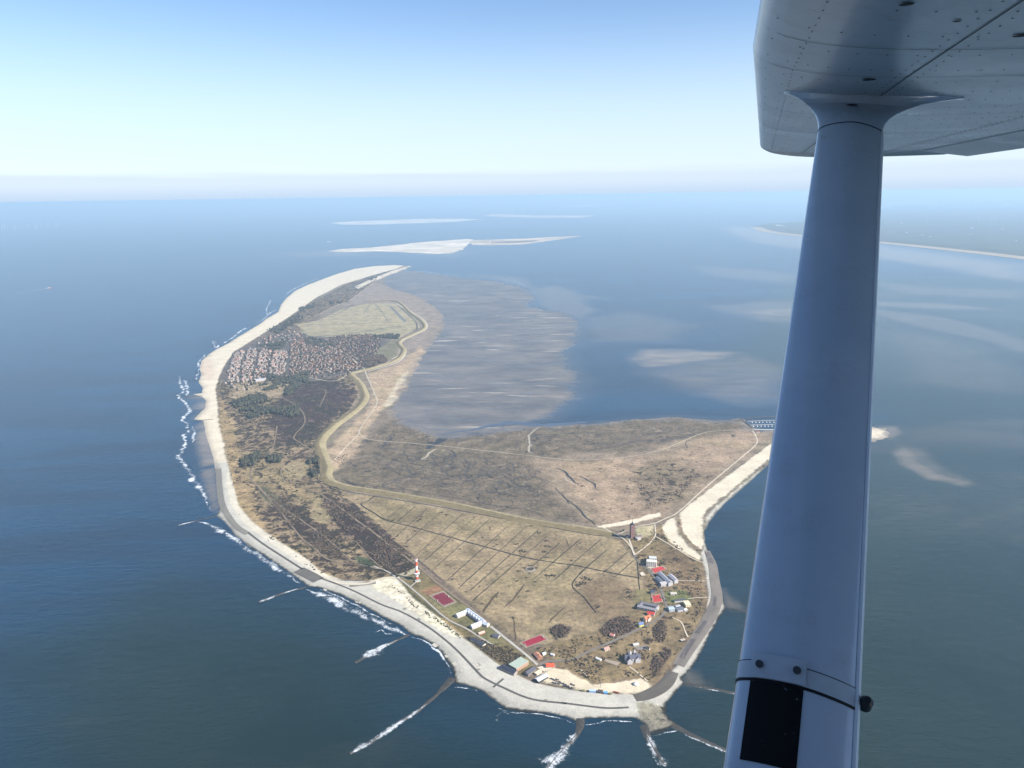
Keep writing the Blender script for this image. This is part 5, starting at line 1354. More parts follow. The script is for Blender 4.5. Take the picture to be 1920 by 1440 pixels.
for px, py, r_ in CL:
    cx, cy_ = G(px, py)
    for q in range(int(6 + r_ * 1.6)):
        a, d = rb.uniform(0, 6.283), abs(rb.gauss(0, .5)) * r_
        bp_.append((cx + d * math.cos(a) * 1.3, cy_ + d * math.sin(a)))
scatter('meadow_bushes', np.array(bp_), (1.0, 2.4), (.8, 2.2), olive + brush, 705)
# brushwood fences and bushes on the sandy slope under the hostel
fp = []
for a, b, n in (((764, 1126), (786, 1146), 26), ((795, 1146), (806, 1158), 22), ((808, 1156), (842, 1180), 44), ((842, 1180), (862, 1197), 24), ((726, 1096), (760, 1118), 14), ((770, 1128), (850, 1180), 16)):
    for q in range(n):
        u = rb.random(); fp.append(G(a[0] + (b[0] - a[0]) * u + rb.gauss(0, 1.5), a[1] + (b[1] - a[1]) * u + rb.gauss(0, 1.6)))
scatter('slope_bushes', np.array(fp), (.8, 1.9), (.7, 1.8), olive, 706)
scatter('marsh_scrub', np.vstack([in_poly([(1190, 900), (1250, 880), (1300, 900), (1270, 940), (1210, 955)], 420, 740, 0, (40, .05)), in_poly([(700, 700), (745, 690), (720, 745), (690, 790)], 60, 741), in_poly([(620, 860), (655, 850), (670, 820), (640, 880)], 70, 742)]), (1.2, 3.0), (.6, 1.5), brush, 707)
# ------------------------------------------------------------------ marina
def marina():
    dm_ = plain('jetty_stone', C(96, 92, 86), .85, .2, .1); pm = plain('pontoon_deck', C(214, 210, 200), .8, .08, .2)
    o = ribbon('mole', [(1387, 784), (1400, 794), (1413, 805)], 7, dm_, .2, 8, flat=0.0, profile=[(-.5, -.5), (-.35, 1.6), (.35, 1.6), (.5, -.5)])
    tag(o, 'dark stone mole closing the left side of the small harbour', 'mole')
    o = ribbon('mole', [(1398, 785), (1430, 782), (1480, 780)], 6, dm_, .2, 8, flat=0.0, profile=[(-.5, -.5), (-.35, 1.4), (.35, 1.4), (.5, -.5)])
    tag(o, 'thin dark breakwater along the far side of the small harbour', 'mole')
    for k, (a, b) in enumerate((((1402, 790), (1480, 787)), ((1408, 797), (1480, 795)))):
        o = ribbon('pontoon', [a, b], 4, pm, .7, 8, flat=0.0, profile=[(-.5, -.6), (-.5, 0), (.5, 0), (.5, -.6)])
        tag(o, ['pale floating pontoon nearer the far breakwater of the harbour', 'pale floating pontoon nearer the quay of the harbour'][k], 'pontoon')
    o = ribbon('quay', [(1410, 805), (1440, 806), (1490, 805)], 8, pm, .2, 8, flat=0.0, profile=[(-.5, -.6), (-.5, 1.2), (.5, 1.2), (.5, -.6)])
    tag(o, 'pale quay along the near side of the small harbour', 'quay')
    hull_m = plain('boat_hull', (.8, .8, .78), .4, .05, 1); mast_m = plain('boat_mast', (.7, .7, .7), .4, .05, 1)
    V, Fc = [], []
    prof = [(-6, .0, 1.2), (-5.5, 1.6, 1.2), (0, 2.0, 1.3), (3.5, 1.4, 1.5), (6.5, .05, 1.8)]
    for x, w, h in prof: V += [(x, -w, h), (x, 0, -.3 if abs(x) < 5 else .6), (x, w, h)]
    for k in range(4): Fc += [(k * 3, k * 3 + 1, k * 3 + 4, k * 3 + 3), (k * 3 + 1, k * 3 + 2, k * 3 + 5, k * 3 + 4), (k * 3, k * 3 + 3, k * 3 + 5, k * 3 + 2)]
    hull = mesh_data('hull', V, Fc, [hull_m]); cab = mesh_data('cabin', box_v(-2.5, 2, -1.1, 1.1, 1.2, 2.3), BOXF, [hull_m]); mast = mesh_data('boat_mast', box_v(.4, .6, -.1, .1, 1.2, 14), BOXF, [mast_m])
    rr = random.Random(2)
    for k in range(14):
        row = k % 2
        x, y = G(1410 + k * 3.4 + rr.uniform(-.6, .6), (799.5 if row else 792.3))
        o = empty('sailing_boat', (x, y, .1), math.pi / 2 + rr.uniform(-.1, .1))
        tag(o, 'small white sailing boat moored at the harbour pontoons', 'boat', 'boats moored in the harbour')
        link('hull', hull, o); link('cabin', cab, o); link('mast', mast, o)
    bld('harbour_house', 'small white harbour house at the inner end of the quay', (1418, 811), (1424, 811), 8, 4, 2.5, WHITE_, (150, 90, 80))
marina()

# ------------------------------------------------------------------ sand islands and the mainland beyond
def flat_land(name, px, col, h=1.5, res=40, soft=60, warp=60, hgt=0, shrub=0.0):
    p = GA(px); mn, mx = p.min(0) - soft, p.max(0) + soft
    nx = max(8, min(260, int((mx[0] - mn[0]) / res))); ny = max(8, min(260, int((mx[1] - mn[1]) / res)))
    xs = np.linspace(mn[0], mx[0], nx); ys = np.linspace(mn[1], mx[1], ny)
    X, Y = np.meshgrid(xs, ys); x, y = X.ravel(), Y.ravel()
    s = poly_sd(x + warp * fbm(x, y, warp * 5, 3, 3), y + warp * fbm(x, y, warp * 5, 3, 8), p)
    z = np.clip(s * h / soft, -1.5, h) + hgt * np.clip(fbm(x, y, 400, 4, 5), 0, 1) * (s > soft)
    i = np.arange(nx * ny).reshape(ny, nx)
    q = np.stack([i[:-1, :-1].ravel(), i[:-1, 1:].ravel(), i[1:, 1:].ravel(), i[1:, :-1].ravel()], 1)
    k = (s > -soft * .5)[q].any(1)
    n1 = fbm(x, y, 700, 4, 12)
    c = np.tile(np.array(col), (len(x), 1)) * (1 + .10 * n1)[:, None]
    me = big_mesh(name, np.stack([x, y, z], 1), q[k], [_MC['land_plain']], True, None, {'base': c})
    return tag(link(name, me), kind='structure')
lp = NT('far_ground'); _b = lp.attr('base').outputs['Color']; _q = lp.noise(lp.pos((1, 2.5, 1)), 1 / 260, 5, .65); _q2 = lp.noise(lp.pos(), 1 / 900, 4, .6)
lp.set(color=lp.scale(_b, lp.math('MULTIPLY', lp.rng(_q, .35, .65, .62, 1.38), lp.rng(_q2, .35, .65, .75, 1.25))), rough=.95, spec=.1)
_MC['land_plain'] = lp.m
flat_land('sand_island', [(614, 471), (640, 467), (700, 464), (770, 456), (830, 451), (878, 448), (886, 449), (880, 457), (868, 468), (845, 475), (820, 476), (760, 473), (700, 471), (650, 473)], C(236, 222, 200), 1.6, 45, 50, 60)
flat_land('sand_island', [(878, 452), (890, 450), (930, 449), (985, 447), (1040, 444), (1092, 442), (1060, 447), (1020, 453), (980, 458), (920, 460), (885, 459)], C(224, 206, 182), 3.0, 45, 50, 50, 4)
flat_land('sand_island', [(620, 418), (660, 415), (740, 412), (800, 410), (860, 410), (905, 411), (860, 415), (790, 418), (700, 421), (640, 421)], C(236, 226, 210), 1.6, 110, 120, 90)
flat_land('sand_island', [(905, 405), (925, 401), (980, 403), (1050, 404), (1118, 404), (1090, 408), (1020, 408), (950, 407)], C(222, 206, 196), 1.6, 140, 120, 90)
flat_land('sand_island', [(1036, 387), (1100, 384), (1165, 381), (1140, 384), (1080, 388)], C(220, 210, 204), 1.6, 300, 200, 90)
flat_land('island_scrub', [(900, 455), (940, 453), (990, 451), (1020, 449), (1000, 454), (950, 457)], C(150, 134, 116), 4.5, 40, 40, 60, 3)
flat_land('mainland', [(1414, 424), (1440, 433), (1510, 442), (1640, 453), (1760, 465), (1920, 483), (2150, 512), (2600, 560), (2900, 440), (2700, 372), (1900, 372), (1690, 384), (1640, 396), (1560, 412), (1500, 416), (1440, 420)], C(96, 94, 74), 3, 130, 120, 160)
tag(ribbon('mainland_dike', [(1416, 426), (1440, 434), (1510, 443), (1640, 454), (1760, 466), (1920, 484), (2150, 513)], 330, plain('shore_meadow', C(206, 182, 150), .95, .08, .002), 3.5, 80, flat=0.0), kind='structure')

# settlements and works on the mainland
def mainland_houses():
    rr = random.Random(21)
    w = [mesh_data('mainland_house', V, [(0, 1, 5, 4), (1, 2, 6, 9, 5), (2, 3, 7, 6), (3, 0, 4, 8, 7), (4, 5, 9, 8), (6, 7, 8, 9)], [wallm((240, 236, 230)), roofm(c)], [0, 0, 0, 0, 1, 1])
         for L, W, h, c in ((60, 30, 14, (230, 228, 226)), (110, 40, 18, (222, 222, 226)), (40, 24, 10, (190, 110, 90)))
         for V in [[(-L / 2, -W / 2, -2), (L / 2, -W / 2, -2), (L / 2, W / 2, -2), (-L / 2, W / 2, -2), (-L / 2, -W / 2, h), (L / 2, -W / 2, h), (L / 2, W / 2, h), (-L / 2, W / 2, h), (-L / 2, 0, h + 5), (L / 2, 0, h + 5)]]]
    spots = [(rr.uniform(1745, 1800), rr.uniform(378, 381), 1) for _ in range(10)] + [(rr.uniform(1745, 1915), rr.uniform(383, 389), rr.randrange(2)) for _ in range(46)] + \
            [(1465, 424, 0), (1458, 423, 1), (1470, 425, 2), (1690, 419, 2), (1822, 428, 0), (1738, 414, 2), (1820, 440, 2), (1860, 410, 0), (1700, 436, 2), (1730, 441, 2), (1745, 444, 2), (1880, 430, 2), (1660, 418, 2), (1905, 452, 2)]
    for px, py, k in spots:
        x, y = G(px, py, 3.5)
        o = link('mainland_house', w[k], None, (x, y, 3.5), rr.uniform(-.4, .4))
        tag(o, 'tiny pale building on the hazy mainland coast', 'building', 'buildings on the mainland')
mainland_houses()

def turbines():
    m = plain('turbine_white', (.82, .82, .82), .5, .03, .1)
    n = 8
    V = [(r_ * math.cos(6.283 * k / n), r_ * math.sin(6.283 * k / n), h) for r_, h in ((4.2, 0), (2.4, 100)) for k in range(n)]
    tower = mesh_data('tower', V, [(k, (k + 1) % n, n + (k + 1) % n, n + k) for k in range(n)], [m])
    nac = mesh_data('nacelle', box_v(-3, 3, -6, 8, 98, 104), BOXF, [m])
    bl = mesh_data('blade', [(-2, -6.5, 0), (2.4, -6.5, 0), (3.0, -6.6, 14), (.6, -6.3, 58), (-.4, -6.6, 58), (-2.2, -6.8, 14), (0, -7.4, 8)], [(0, 1, 2, 6), (6, 2, 3), (6, 3, 4), (6, 4, 5), (0, 6, 5), (1, 0, 5, 4, 3, 2)], [m])
    rr = random.Random(31)
    def one(px, py, s, label, group, z=0):
        x, y = G(px, py, z)
        o = empty('wind_turbine', (x, y, z), rr.uniform(-.5, .5)); o.scale = (s * 1.5, s * 1.5, s); tag(o, label, 'wind turbine', group)
        link('tower', tower, o); link('nacelle', nac, o)
        a0 = rr.uniform(0, 2)
        for k in range(3):
            b = link('blade', bl, o, (0, 0, 101)); b.rotation_euler = (0, a0 + k * 2.0944, 0)
    for px, py in ((4, 429), (9, 428), (28, 430), (52, 428), (64, 424), (69, 429), (90, 425), (109, 426), (104, 424)):
        one(px, py, 1.25, 'white offshore wind turbine far out at the left edge', 'offshore wind turbines')
    for px, py, s in ((1866, 372, 1.2), (1876, 371, 1.4), (1880, 373, 1.1), (1820, 390, 1.2), (1835, 413, .7), (1866, 412, .7), (1760, 374, 1.0), (1905, 374, 1.2)):
        one(px, py, s, 'white wind turbine standing on the hazy mainland', 'wind turbines on the mainland', 3)
turbines()
# beacon tower on the sand island
x, y = G(919, 458); root = empty('beacon', (x, y, 2)); tag(root, 'slender white beacon tower on the nearer sand island', 'beacon')
link('shaft', mesh_data('shaft', box_v(-5, 5, -5, 5, 0, 60), BOXF, [TRIM]), root); link('platform', mesh_data('platform', box_v(-9, 9, -9, 9, 60, 66), BOXF, [TRIM]), root); link('mast', mesh_data('mast', box_v(-2, 2, -2, 2, 66, 92), BOXF, [TRIM]), root)
x, y = G(932, 459); root = empty('station_house', (x, y, 2)); tag(root, 'low pale station house beside the beacon tower', 'house'); wing(root, 60, 24, 9, 6, (226, 214, 200), (190, 170, 150), windows=False)

def ship(px, py, L, label, hullc, rz):
    x, y = G(px, py); W = L * .16
    root = empty('ship', (x, y, 0), rz); tag(root, label, 'ship', None)
    prof = [(-.5, .8, .10), (-.3, 1, .09), (.2, 1, .09), (.4, .6, .11), (.52, .02, .13)]
    V, Fc = [], []
    for a, w, h in prof: V += [(a * L, -w * W / 2, h * L), (a * L, -w * W / 2 * .7, -1), (a * L, w * W / 2 * .7, -1), (a * L, w * W / 2, h * L)]
    for k in range(4):
        for q in range(4): Fc.append((k * 4 + q, k * 4 + (q + 1) % 4, (k + 1) * 4 + (q + 1) % 4, (k + 1) * 4 + q))
    Fc.append((0, 3, 2, 1))
    link('hull', mesh_data('hull', V, Fc, [wallm(hullc)]), root)
    link('bridge', mesh_data('bridge', box_v(-.4 * L, -.1 * L, -W * .4, W * .4, .09 * L, .22 * L), BOXF, [TRIM]), root)
    link('funnel', mesh_data('funnel', box_v(-.3 * L, -.24 * L, -W * .12, W * .12, .22 * L, .3 * L), BOXF, [wallm((200, 110, 60))]), root)
ship(94, 540, 42, 'white and orange vessel with a long wake at the far left', (240, 150, 90), .35)
foam([(92, 540), (75, 543), (40, 549), (0, 555)], [26, 20, 14, 8], 1, 950)
foam([(97, 539), (90, 540), (84, 541)], 40, 1, 951)
ship(617, 454, 90, 'pale dredger lying left of the nearer sand island', (236, 230, 224), .1)
ship(630, 430, 60, 'small pale ship between the two rows of sand islands', (230, 226, 222), .2)
ship(810, 392, 120, 'tiny pale ship far out beyond the sand islands', (230, 226, 222), .1)
ship(1288, 361, 220, 'large ship far off just under the hazy horizon', (230, 230, 234), .0)
# ------------------------------------------------------------------ the aeroplane's wing and strut
def build_aeroplane():
    HW = 0.27                                    # underside of the wing above the eye
    yaw = R(15.4)
    S = Vector((math.sin(yaw), math.cos(yaw), 0)); Fw = Vector((-math.cos(yaw), math.sin(yaw), 0)); U = Vector((0, 0, 1))
    base = CAM + Vector((0, 0, HW))
    root = empty('aeroplane', tuple(base))
    tag(root, 'high wing and broad white strut of the light aeroplane at the right', 'aeroplane')
    def W(s, f, u): return S * s + Fw * f + U * u      # local to root
    paint = NT('wing_paint')
    pv = paint.pos(obj=True)
    pn = paint.noise(pv, 3.0, 5, 0.6); pf = paint.noise(pv, 26.0, 3, 0.6)
    pc = paint.mix(paint.rng(pn, 0.35, 0.7, 0, 1), (0.60, 0.61, 0.61), (0.70, 0.70, 0.69))
    pc = paint.mix(paint.rng(pf, 0.58, 0.75, 0, 0.3), pc, (0.33, 0.31, 0.28))
    pst = paint.noise(paint.pos((7, 26, 7), R(15.4), obj=True), 1.0, 5, 0.7)
    pc = paint.mix(paint.rng(pst, 0.56, 0.72, 0, 0.45), pc, (0.36, 0.33, 0.28))          # oily streaks
    paint.set(color=pc, rough=paint.rng(pn, 0.3, 0.7, 0.26, 0.42), spec=0.5, coat=0.2)
    paint.b.inputs['Coat Roughness'].default_value = 0.12
    pw = paint.noise(pv, 2.2, 2, 0.5)
    paint.bump(pw, 0.12, 0.02)
    dark = plain('black_rubber', (0.008, 0.008, 0.01), 0.55, 0.3, 30.0, obj=True)
    seam_m = plain('panel_gap', (0.06, 0.065, 0.07), 0.6, 0.2, 40.0, obj=True)
    # aerofoil (NACA 2412-like), x along the chord from the nose, y up; lowest point brought to 0
    def foil(n=26):
        up, lo = [], []
        for k in range(n + 1):
            x = 0.5 * (1 - math.cos(math.pi * k / n))
            yt = 0.6 * (0.2969 * math.sqrt(x) - 0.126 * x - 0.3516 * x * x + 0.2843 * x ** 3 - 0.1036 * x ** 4)
            yc = 0.02 / 0.16 * (0.8 * x - x * x) if x < 0.4 else 0.02 / 0.36 * (0.2 + 0.8 * x - x * x)
            up.append((x, yc + yt)); lo.append((x, yc - yt))
        return up, lo
    up, lo = foil()
    loop = up[::-1] + lo[1:-1]                   # trailing edge, over the top, nose, back along the belly
    ymin = min(p[1] for p in lo)
    def le(s):     return -0.040 if s < 2.15 else -0.040 - 0.140 * (s - 2.15) / 3.30
    def chord(s):  return 1.63 if s < 2.15 else 1.63 - 0.45 * (s - 2.15) / 3.30
    def tw(s, f): return -0.055 * (le(s) - f - 0.33) - 0.040 * (max(s, 0) / 5.5) ** 2     # incidence and a slight droop
    def usurf(s, f):                             # underside height at (s, f)
        x = min(max((le(s) - f) / chord(s), 0), 1); tilt = tw(s, f)
        for a, b in zip(lo[:-1], lo[1:]):
            if a[0] <= x <= b[0] + 1e-9:
                t = (x - a[0]) / (b[0] - a[0] + 1e-12)
                return (a[1] + (b[1] - a[1]) * t - ymin) * chord(s) + tilt
        return (lo[-1][1] - ymin) * chord(s) + tilt
    def loft(name, secs, mat, parent, close=True, caps=True, smooth_=True):
        n = len(secs[0]); V = [p for s_ in secs for p in s_]; Fc = []
        for a in range(len(secs) - 1):
            for k in range(n if close else n - 1):
                k2 = (k + 1) % n
                Fc.append((a * n + k, a * n + k2, (a + 1) * n + k2, (a + 1) * n + k))
        if caps and close:
            Fc.append(tuple(range(n))[::-1]); Fc.append(tuple((len(secs) - 1) * n + k for k in range(n)))
        me = mesh_data(name, V, Fc, [mat], smooth=smooth_)
        try:
            me.set_sharp_from_angle(angle=R(40))
        except Exception:
            pass
        return link(name, me, parent)
    stations = [-1.25, 0.2, 1.0, 1.6, 2.15, 2.7, 3.2, 3.75, 4.3, 4.9, 5.45]
    secs = [[W(s, le(s) - x * chord(s), (y - ymin) * chord(s) + tw(s, le(s) - x * chord(s))) for x, y in loop] for s in stations]
    loft('wing', secs, paint.m, root)
    # rounded wing tip that droops a little
    tips = []
    for ds, sc, dz in ((0.004, 1.0, 0), (0.05, 0.99, -0.006), (0.10, 0.95, -0.016), (0.13, 0.88, -0.022), (0.145, 0.78, -0.02)):
        s = 5.45 + ds; c0 = chord(5.45); l0 = le(5.45)
        tips.append([W(s, l0 - (0.5 + (x - 0.5) * sc) * c0, ((y - ymin) * sc + 0.03 * (1 - sc)) * c0 + dz + tw(5.45, l0 - x * c0)) for x, y in loop])
    loft('wing_tip', tips, paint.m, root)
    # aileron hanging a little below the trailing edge
    ail = []
    for s in (3.05, 4.2, 5.40):
        f0 = le(s) - 0.80 * chord(s); f1 = le(s) - 1.01 * chord(s); u0 = usurf(s, f0)
        ail.append([W(s, f0, u0 + 0.03), W(s, f0, u0 - 0.004), W(s, f1, u0 - 0.040), W(s, f1 - 0.004, u0 - 0.034)])
    loft('aileron', ail, paint.m, root, smooth_=False)
    # panel seams: chordwise at ribs and spanwise at the spars
    def strip(name, pts, wid, mat, parent, lift=0.0015):
        V, Fc = [], []
        for k, (s, f) in enumerate(pts):
            s2, f2 = pts[min(k + 1, len(pts) - 1)]; s1, f1 = pts[max(k - 1, 0)]
            d = Vector((s2 - s1, f2 - f1)); d.normalize(); nrm = Vector((-d.y, d.x)) * wid / 2
            for sg in (1, -1):
                a, b = s + nrm.x * sg, f + nrm.y * sg
                V.append(W(a, b, usurf(a, b) - lift))
            if k: Fc.append((2 * k - 2, 2 * k - 1, 2 * k + 1, 2 * k))
        return link(name, mesh_data(name, V, Fc, [mat], smooth=True), parent)
    for s in (1.32, 1.78, 2.15, 3.1, 3.9, 4.7):
        strip('panel_seam', [(s, le(s) - x * chord(s)) for x in np.linspace(0.012, 0.98, 40)], 0.0035, seam_m, root)
    for x in (0.22, 0.62):
        for a, b in ((-1.2, 2.15), (2.15, 5.44)):
            strip('panel_seam', [(s, le(s) - x * chord(s)) for s in np.linspace(a, b, 24)], 0.003, seam_m, root)
    # rivets, too many and too small to pick apart
    RV, RF = [], []
    def rivet(s, f, r=0.0026):
        u = usurf(s, f) - 0.0012; k0 = len(RV)
        for q in range(6):
            a = q * math.pi / 3
            RV.append(W(s + r * math.cos(a), f + r * math.sin(a), u))
        RV.append(W(s, f, u - 0.0012))
        for q in range(6): RF.append((k0 + q, k0 + (q + 1) % 6, k0 + 6))
    rr = random.Random(3)
    for s in list(np.arange(1.05, 5.4, 0.2)):
        for x in np.arange(0.02, 0.97, 0.028 if s > 1.9 else 0.035):
            if rr.random() < 0.9: rivet(s, le(s) - x * chord(s))
    for x in (0.06, 0.205, 0.235, 0.605, 0.635, 0.78):
        for s in np.arange(0.9, 5.4, 0.06):
            rivet(s, le(s) - x * chord(s))
    tag(link('rivets', mesh_data('rivets', RV, RF, [seam_m]), root), kind='stuff')
    # drain and inspection holes
    def disc(name, s, f, r, mat, parent, lift=0.002):
        V = [W(s + r * math.cos(a), f + r * math.sin(a), usurf(s, f) - lift) for a in np.linspace(0, 2 * math.pi, 20, endpoint=False)]
        V.append(W(s, f, usurf(s, f) - lift - 0.001))
        return link(name, mesh_data(name, V, [(k, (k + 1) % 20, 20) for k in range(20)], [mat]), parent)
    def SF(px, py):                               # underside point seen at a pixel
        d = ray(px, py); t = HW / d.z; p = d * t
        return p.dot(S), p.dot(Fw)
    for px, py, r in ((1699, 16, 0.011), (1916, 55, 0.013), (1630, 146, 0.016), (1795, 36, 0.007)):
        disc('inspection_hole', *SF(px, py), r, dark, root)
    # the cabin beside the eye: side, roof and tail, with dark windows
    hull = []
    for f, s0, s1, u0, u1 in ((1.9, -1.05, -.45, -1.0, -.25), (1.2, -1.25, -.22, -1.25, -.12), (.4, -1.3, -.18, -1.35, .02), (-.8, -1.3, -.18, -1.35, .04), (-1.9, -1.28, -.2, -1.25, -.02), (-3.2, -1.1, -.4, -1.0, -.25), (-5.2, -.9, -.62, -.72, -.42)):
        c = .14; ring = []
        for a, b in ((s0 + c, u0), (s1 - c, u0), (s1, u0 + c), (s1, u1 - c), (s1 - c, u1), (s0 + c, u1), (s0, u1 - c), (s0, u0 + c)): ring.append(W(a, f, b))
        hull.append(ring)
    body = loft('cabin', hull, paint.m, root)
    for f0, f1 in ((.55, -.25), (-.35, -1.15)):
        V = [W(-.172, f0, -.62), W(-.172, f1, -.62), W(-.172, f1, -.12), W(-.172, f0 - .1, -.12)]
        link('cabin_window', mesh_data('cabin_window', V, [(0, 1, 2, 3)], [plain('cabin_glass', (.01, .012, .015), .08, .1, 4, spec=.5, obj=True)]), body)
    # flap along the inner trailing edge
    fl = []
    for s in (-.1, 1.4, 3.0):
        f0 = le(s) - .78 * chord(s); f1 = le(s) - 1.04 * chord(s); u0 = usurf(s, f0)
        fl.append([W(s, f0, u0 + .03), W(s, f0, u0 - .004), W(s, f1, u0 - .012), W(s, f1, u0)])
    loft('flap', fl, paint.m, root, smooth_=False)
    # ---- strut
    strut_paint = NT('strut_paint')
    sv = strut_paint.pos(obj=True)
    s1 = strut_paint.noise(sv, 5.0, 4, 0.6); s2 = strut_paint.noise(sv, 160.0, 2, 0.6)
    sc_ = strut_paint.mix(strut_paint.rng(s1, 0.3, 0.7, 0, 1), (0.46, 0.52, 0.61), (0.53, 0.58, 0.65))
    sc_ = strut_paint.mix(strut_paint.rng(s2, 0.72, 0.8, 0, 0.5), sc_, (0.3, 0.28, 0.25))
    s3 = strut_paint.noise(strut_paint.pos((1, 1, 1), obj=True), 420.0, 1, 0.5); s4 = strut_paint.noise(sv, 14.0, 5, 0.7)
    sc_ = strut_paint.mix(strut_paint.rng(s4, 0.55, 0.75, 0, 0.35), sc_, (0.27, 0.27, 0.27))      # grime
    sc_ = strut_paint.mix(strut_paint.rng(s3, 0.77, 0.82, 0, 0.8), sc_, (0.10, 0.09, 0.08))       # flies and chips
    strut_paint.set(color=sc_, rough=strut_paint.rng(s4, 0.3, 0.7, 0.17, 0.30), spec=0.5, coat=0.7)
    strut_paint.b.inputs['Coat Roughness'].default_value = 0.1
    s_t, f_t = SF(1600, 178)
    P1 = W(s_t, f_t, 0.0)
    d0 = ray(1478, 1440); P0 = d0.normalized() * (1.046 * d0.length) - Vector((0, 0, HW))
    ax = (P1 - P0).normalized(); LEN = (P1 - P0).length
    ch = (Fw - ax * Fw.dot(ax)).normalized(); th = ax.cross(ch).normalized()
    if th.z < 0: th = -th
    CH, TH = 0.164, 0.060
    def sect(dist, kc=1.0, kt=1.0, n=40):         # streamlined section, nose along +ch
        c = P0 + ax * dist; out = []
        for k in range(n):
            a = 2 * math.pi * k / n
            x = math.cos(a); yv = math.sin(a)
            taper = 1.0 - 0.42 * max(0, -x) ** 1.6 - 0.10 * max(0, x)
            out.append(c + ch * (x * CH / 2 * kc) + th * (yv * TH / 2 * kt * taper))
        return out
    cuff0 = LEN - 0.215
    loft('strut', [sect(d) for d in (-0.45, 0.0, 0.5, 1.0, 1.5, cuff0 + 0.02)], strut_paint.m, root)
    # added rounded bead, painted near-white to stand for light on the trailing edge
    bead = []
    for d in np.linspace(-0.45, cuff0 - 0.004, 6):
        c = P0 + ax * d - ch * (CH / 2 - 0.0015)
        bead.append([c + ch * 0.0055 * math.cos(a) + th * 0.0075 * math.sin(a) for a in np.linspace(0, 2 * math.pi, 10, endpoint=False)])
    loft('edge_light_bead', bead, plain('painted_edge_light', (0.82, 0.83, 0.84), .3, .04, 8.0, obj=True), root)
    # black seal where the strut enters the fairing
    loft('seal_ring', [sect(cuff0 + d, 1.012, 1.03) for d in (-0.002, 0.002)], dark, root)
    # flared fairing that blends the strut into the wing
    cs = []
    for t_ in np.linspace(0, 1, 9):
        e = t_ ** 2.6
        ring = []
        c_low = sect(cuff0 + 0.003, 1.006, 1.015)
        for k, p in enumerate(c_low):
            a = 2 * math.pi * k / len(c_low)
            off_s, off_f = 0.075 * math.sin(a), (0.19 if math.cos(a) > 0 else 0.30) * math.cos(a)
            s_, f_ = s_t + 0.03 + off_s, f_t + off_f
            foot = W(s_, f_, usurf(s_, f_) - 0.004)
            up_ = p + ax * (0.17 * t_)
            ring.append(up_.lerp(foot, e))
        cs.append(ring)
    lip = [p + Vector((0, 0, 0.006)) for p in cs[-1]]
    cs.append(lip)
    fair = loft('strut_fairing', cs, strut_paint.m, root, caps=False)
    hole_c = None
    # dark drain hole on the fairing: pressed slightly proud of its skin
    k = 10 if cs[3][10].y < cs[3][30].y else 30
    ctr = cs[4][k]; tu = (cs[4][k + 1] - cs[4][k - 1]).normalized(); tv = (cs[5][k] - cs[3][k]).normalized()
    nn = tu.cross(tv).normalized()
    if nn.dot(-base - ctr + CAM) < 0: nn = -nn
    tv = nn.cross(tu)
    V = [ctr + nn * 0.002 + tu * (0.016 * math.cos(a)) + tv * (0.010 * math.sin(a)) for a in np.linspace(0, 2 * math.pi, 18, endpoint=False)] + [ctr + nn * 0.003]
    link('drain_hole', mesh_data('drain_hole', V, [(q, (q + 1) % 18, 18) for q in range(18)], [dark]), fair)
    # ---- clamp with its band, bolts, cable and the black abrasion patch
    def on_face(dist, u, lift):                   # u 0 = nose side .. 1 = tail side on the face toward the cabin
        c = P0 + ax * dist; x = 1 - 2 * u
        yv = math.sqrt(max(0, 1 - x * x)); taper = 1.0 - 0.42 * max(0, -x) ** 1.6 - 0.10 * max(0, x)
        return c + ch * (x * CH / 2) + th * (yv * TH / 2 * taper + lift)
    def dist_at(px, py):                          # distance along the axis of a pixel near the strut
        d = ray(px, py) ; best = (1e9, 0)
        for q in np.linspace(-0.4, LEN, 1500):
            v = P0 + ax * q + Vector((0, 0, HW))
            f = v.dot(_f); X = CX + FPX * v.dot(_r) / f; Y = CY - FPX * v.dot(_u) / f
            best = min(best, (abs(Y - py), q))
        return best[1]
    dm = dist_at(1490, 1300)
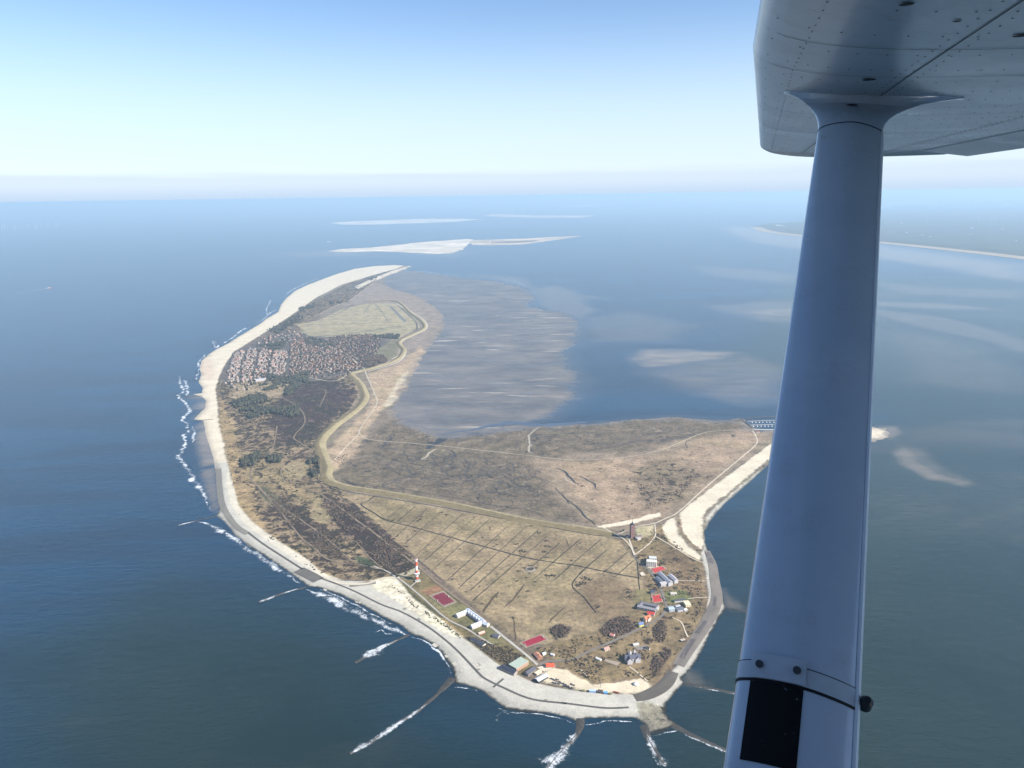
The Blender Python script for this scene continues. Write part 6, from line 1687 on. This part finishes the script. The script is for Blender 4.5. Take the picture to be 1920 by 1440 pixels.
    def sheet(name, d0_, d1_, u0, u1, lift, mat, parent, n=14):
        V, Fc = [], []
        for i, dd in enumerate((d0_, d1_)):
            for q in range(n + 1):
                V.append(on_face(dd, u0 + (u1 - u0) * q / n, lift))
        for q in range(n): Fc.append((q, q + 1, n + 1 + q + 1, n + 1 + q))
        return link(name, mesh_data(name, V, Fc, [mat], smooth=True), parent)
    patch = NT('abrasion_patch')
    av = patch.pos(obj=True)
    a1 = patch.noise(av, 38.0, 5, 0.75)
    patch.set(color=patch.mix(patch.rng(a1, 0.63, 0.70, 0, 1), (0.004, 0.004, 0.005), (0.16, 0.18, 0.22)), rough=0.6, spec=0.2)
    sheet('black_patch', dm - 0.118, dm - 0.002, 0.115, 0.55, 0.0012, patch.m, root)
    clamp_m = plain('clamp_metal', (0.50, 0.53, 0.57), 0.3, 0.08, 20.0, obj=True)
    loft('clamp_band', [sect(dm + d, 1.012, 1.03) for d in (-0.002, 0.026)], clamp_m, root)
    plate = sheet('clamp_plate', dm - 0.001, dm + 0.036, 0.10, 0.56, 0.0045, clamp_m, root)
    loft('band_edge', [sect(dm + d, 1.018, 1.05) for d in (-0.005, -0.001)], dark, root)
    loft('band_edge', [sect(dm + d, 1.014, 1.04) for d in (0.026, 0.0272)], dark, root)
    for u in (0.17, 0.48):
        c = on_face(dm + 0.018, u, 0.006); V = []
        for a in np.linspace(0, 2 * math.pi, 12, endpoint=False):
            V.append(c + ch * 0.0055 * math.cos(a) + ax * 0.0055 * math.sin(a))
        V += [v + th * 0.003 for v in V]
        Fc = [(q, (q + 1) % 12, 12 + (q + 1) % 12, 12 + q) for q in range(12)] + [tuple(range(12, 24))]
        link('bolt', mesh_data('bolt', V, Fc, [seam_m]), plate)
    # knob behind the trailing edge that draws the clamp tight
    kc = P0 + ax * (dm + 0.012) - ch * (CH / 2 + 0.011)
    kn = []
    for off, r in ((-0.013, 0.006), (-0.011, 0.009), (0.006, 0.009), (0.009, 0.007), (0.012, 0.005)):
        kn.append([kc + th * off + ch * r * math.cos(a) + ax * r * math.sin(a) for a in np.linspace(0, 2 * math.pi, 16, endpoint=False)])
    loft('clamp_screw', kn, plain('dark_screw', (0.03, 0.032, 0.036), 0.4, 0.2, 60.0, obj=True), root)
    return root
build_aeroplane()
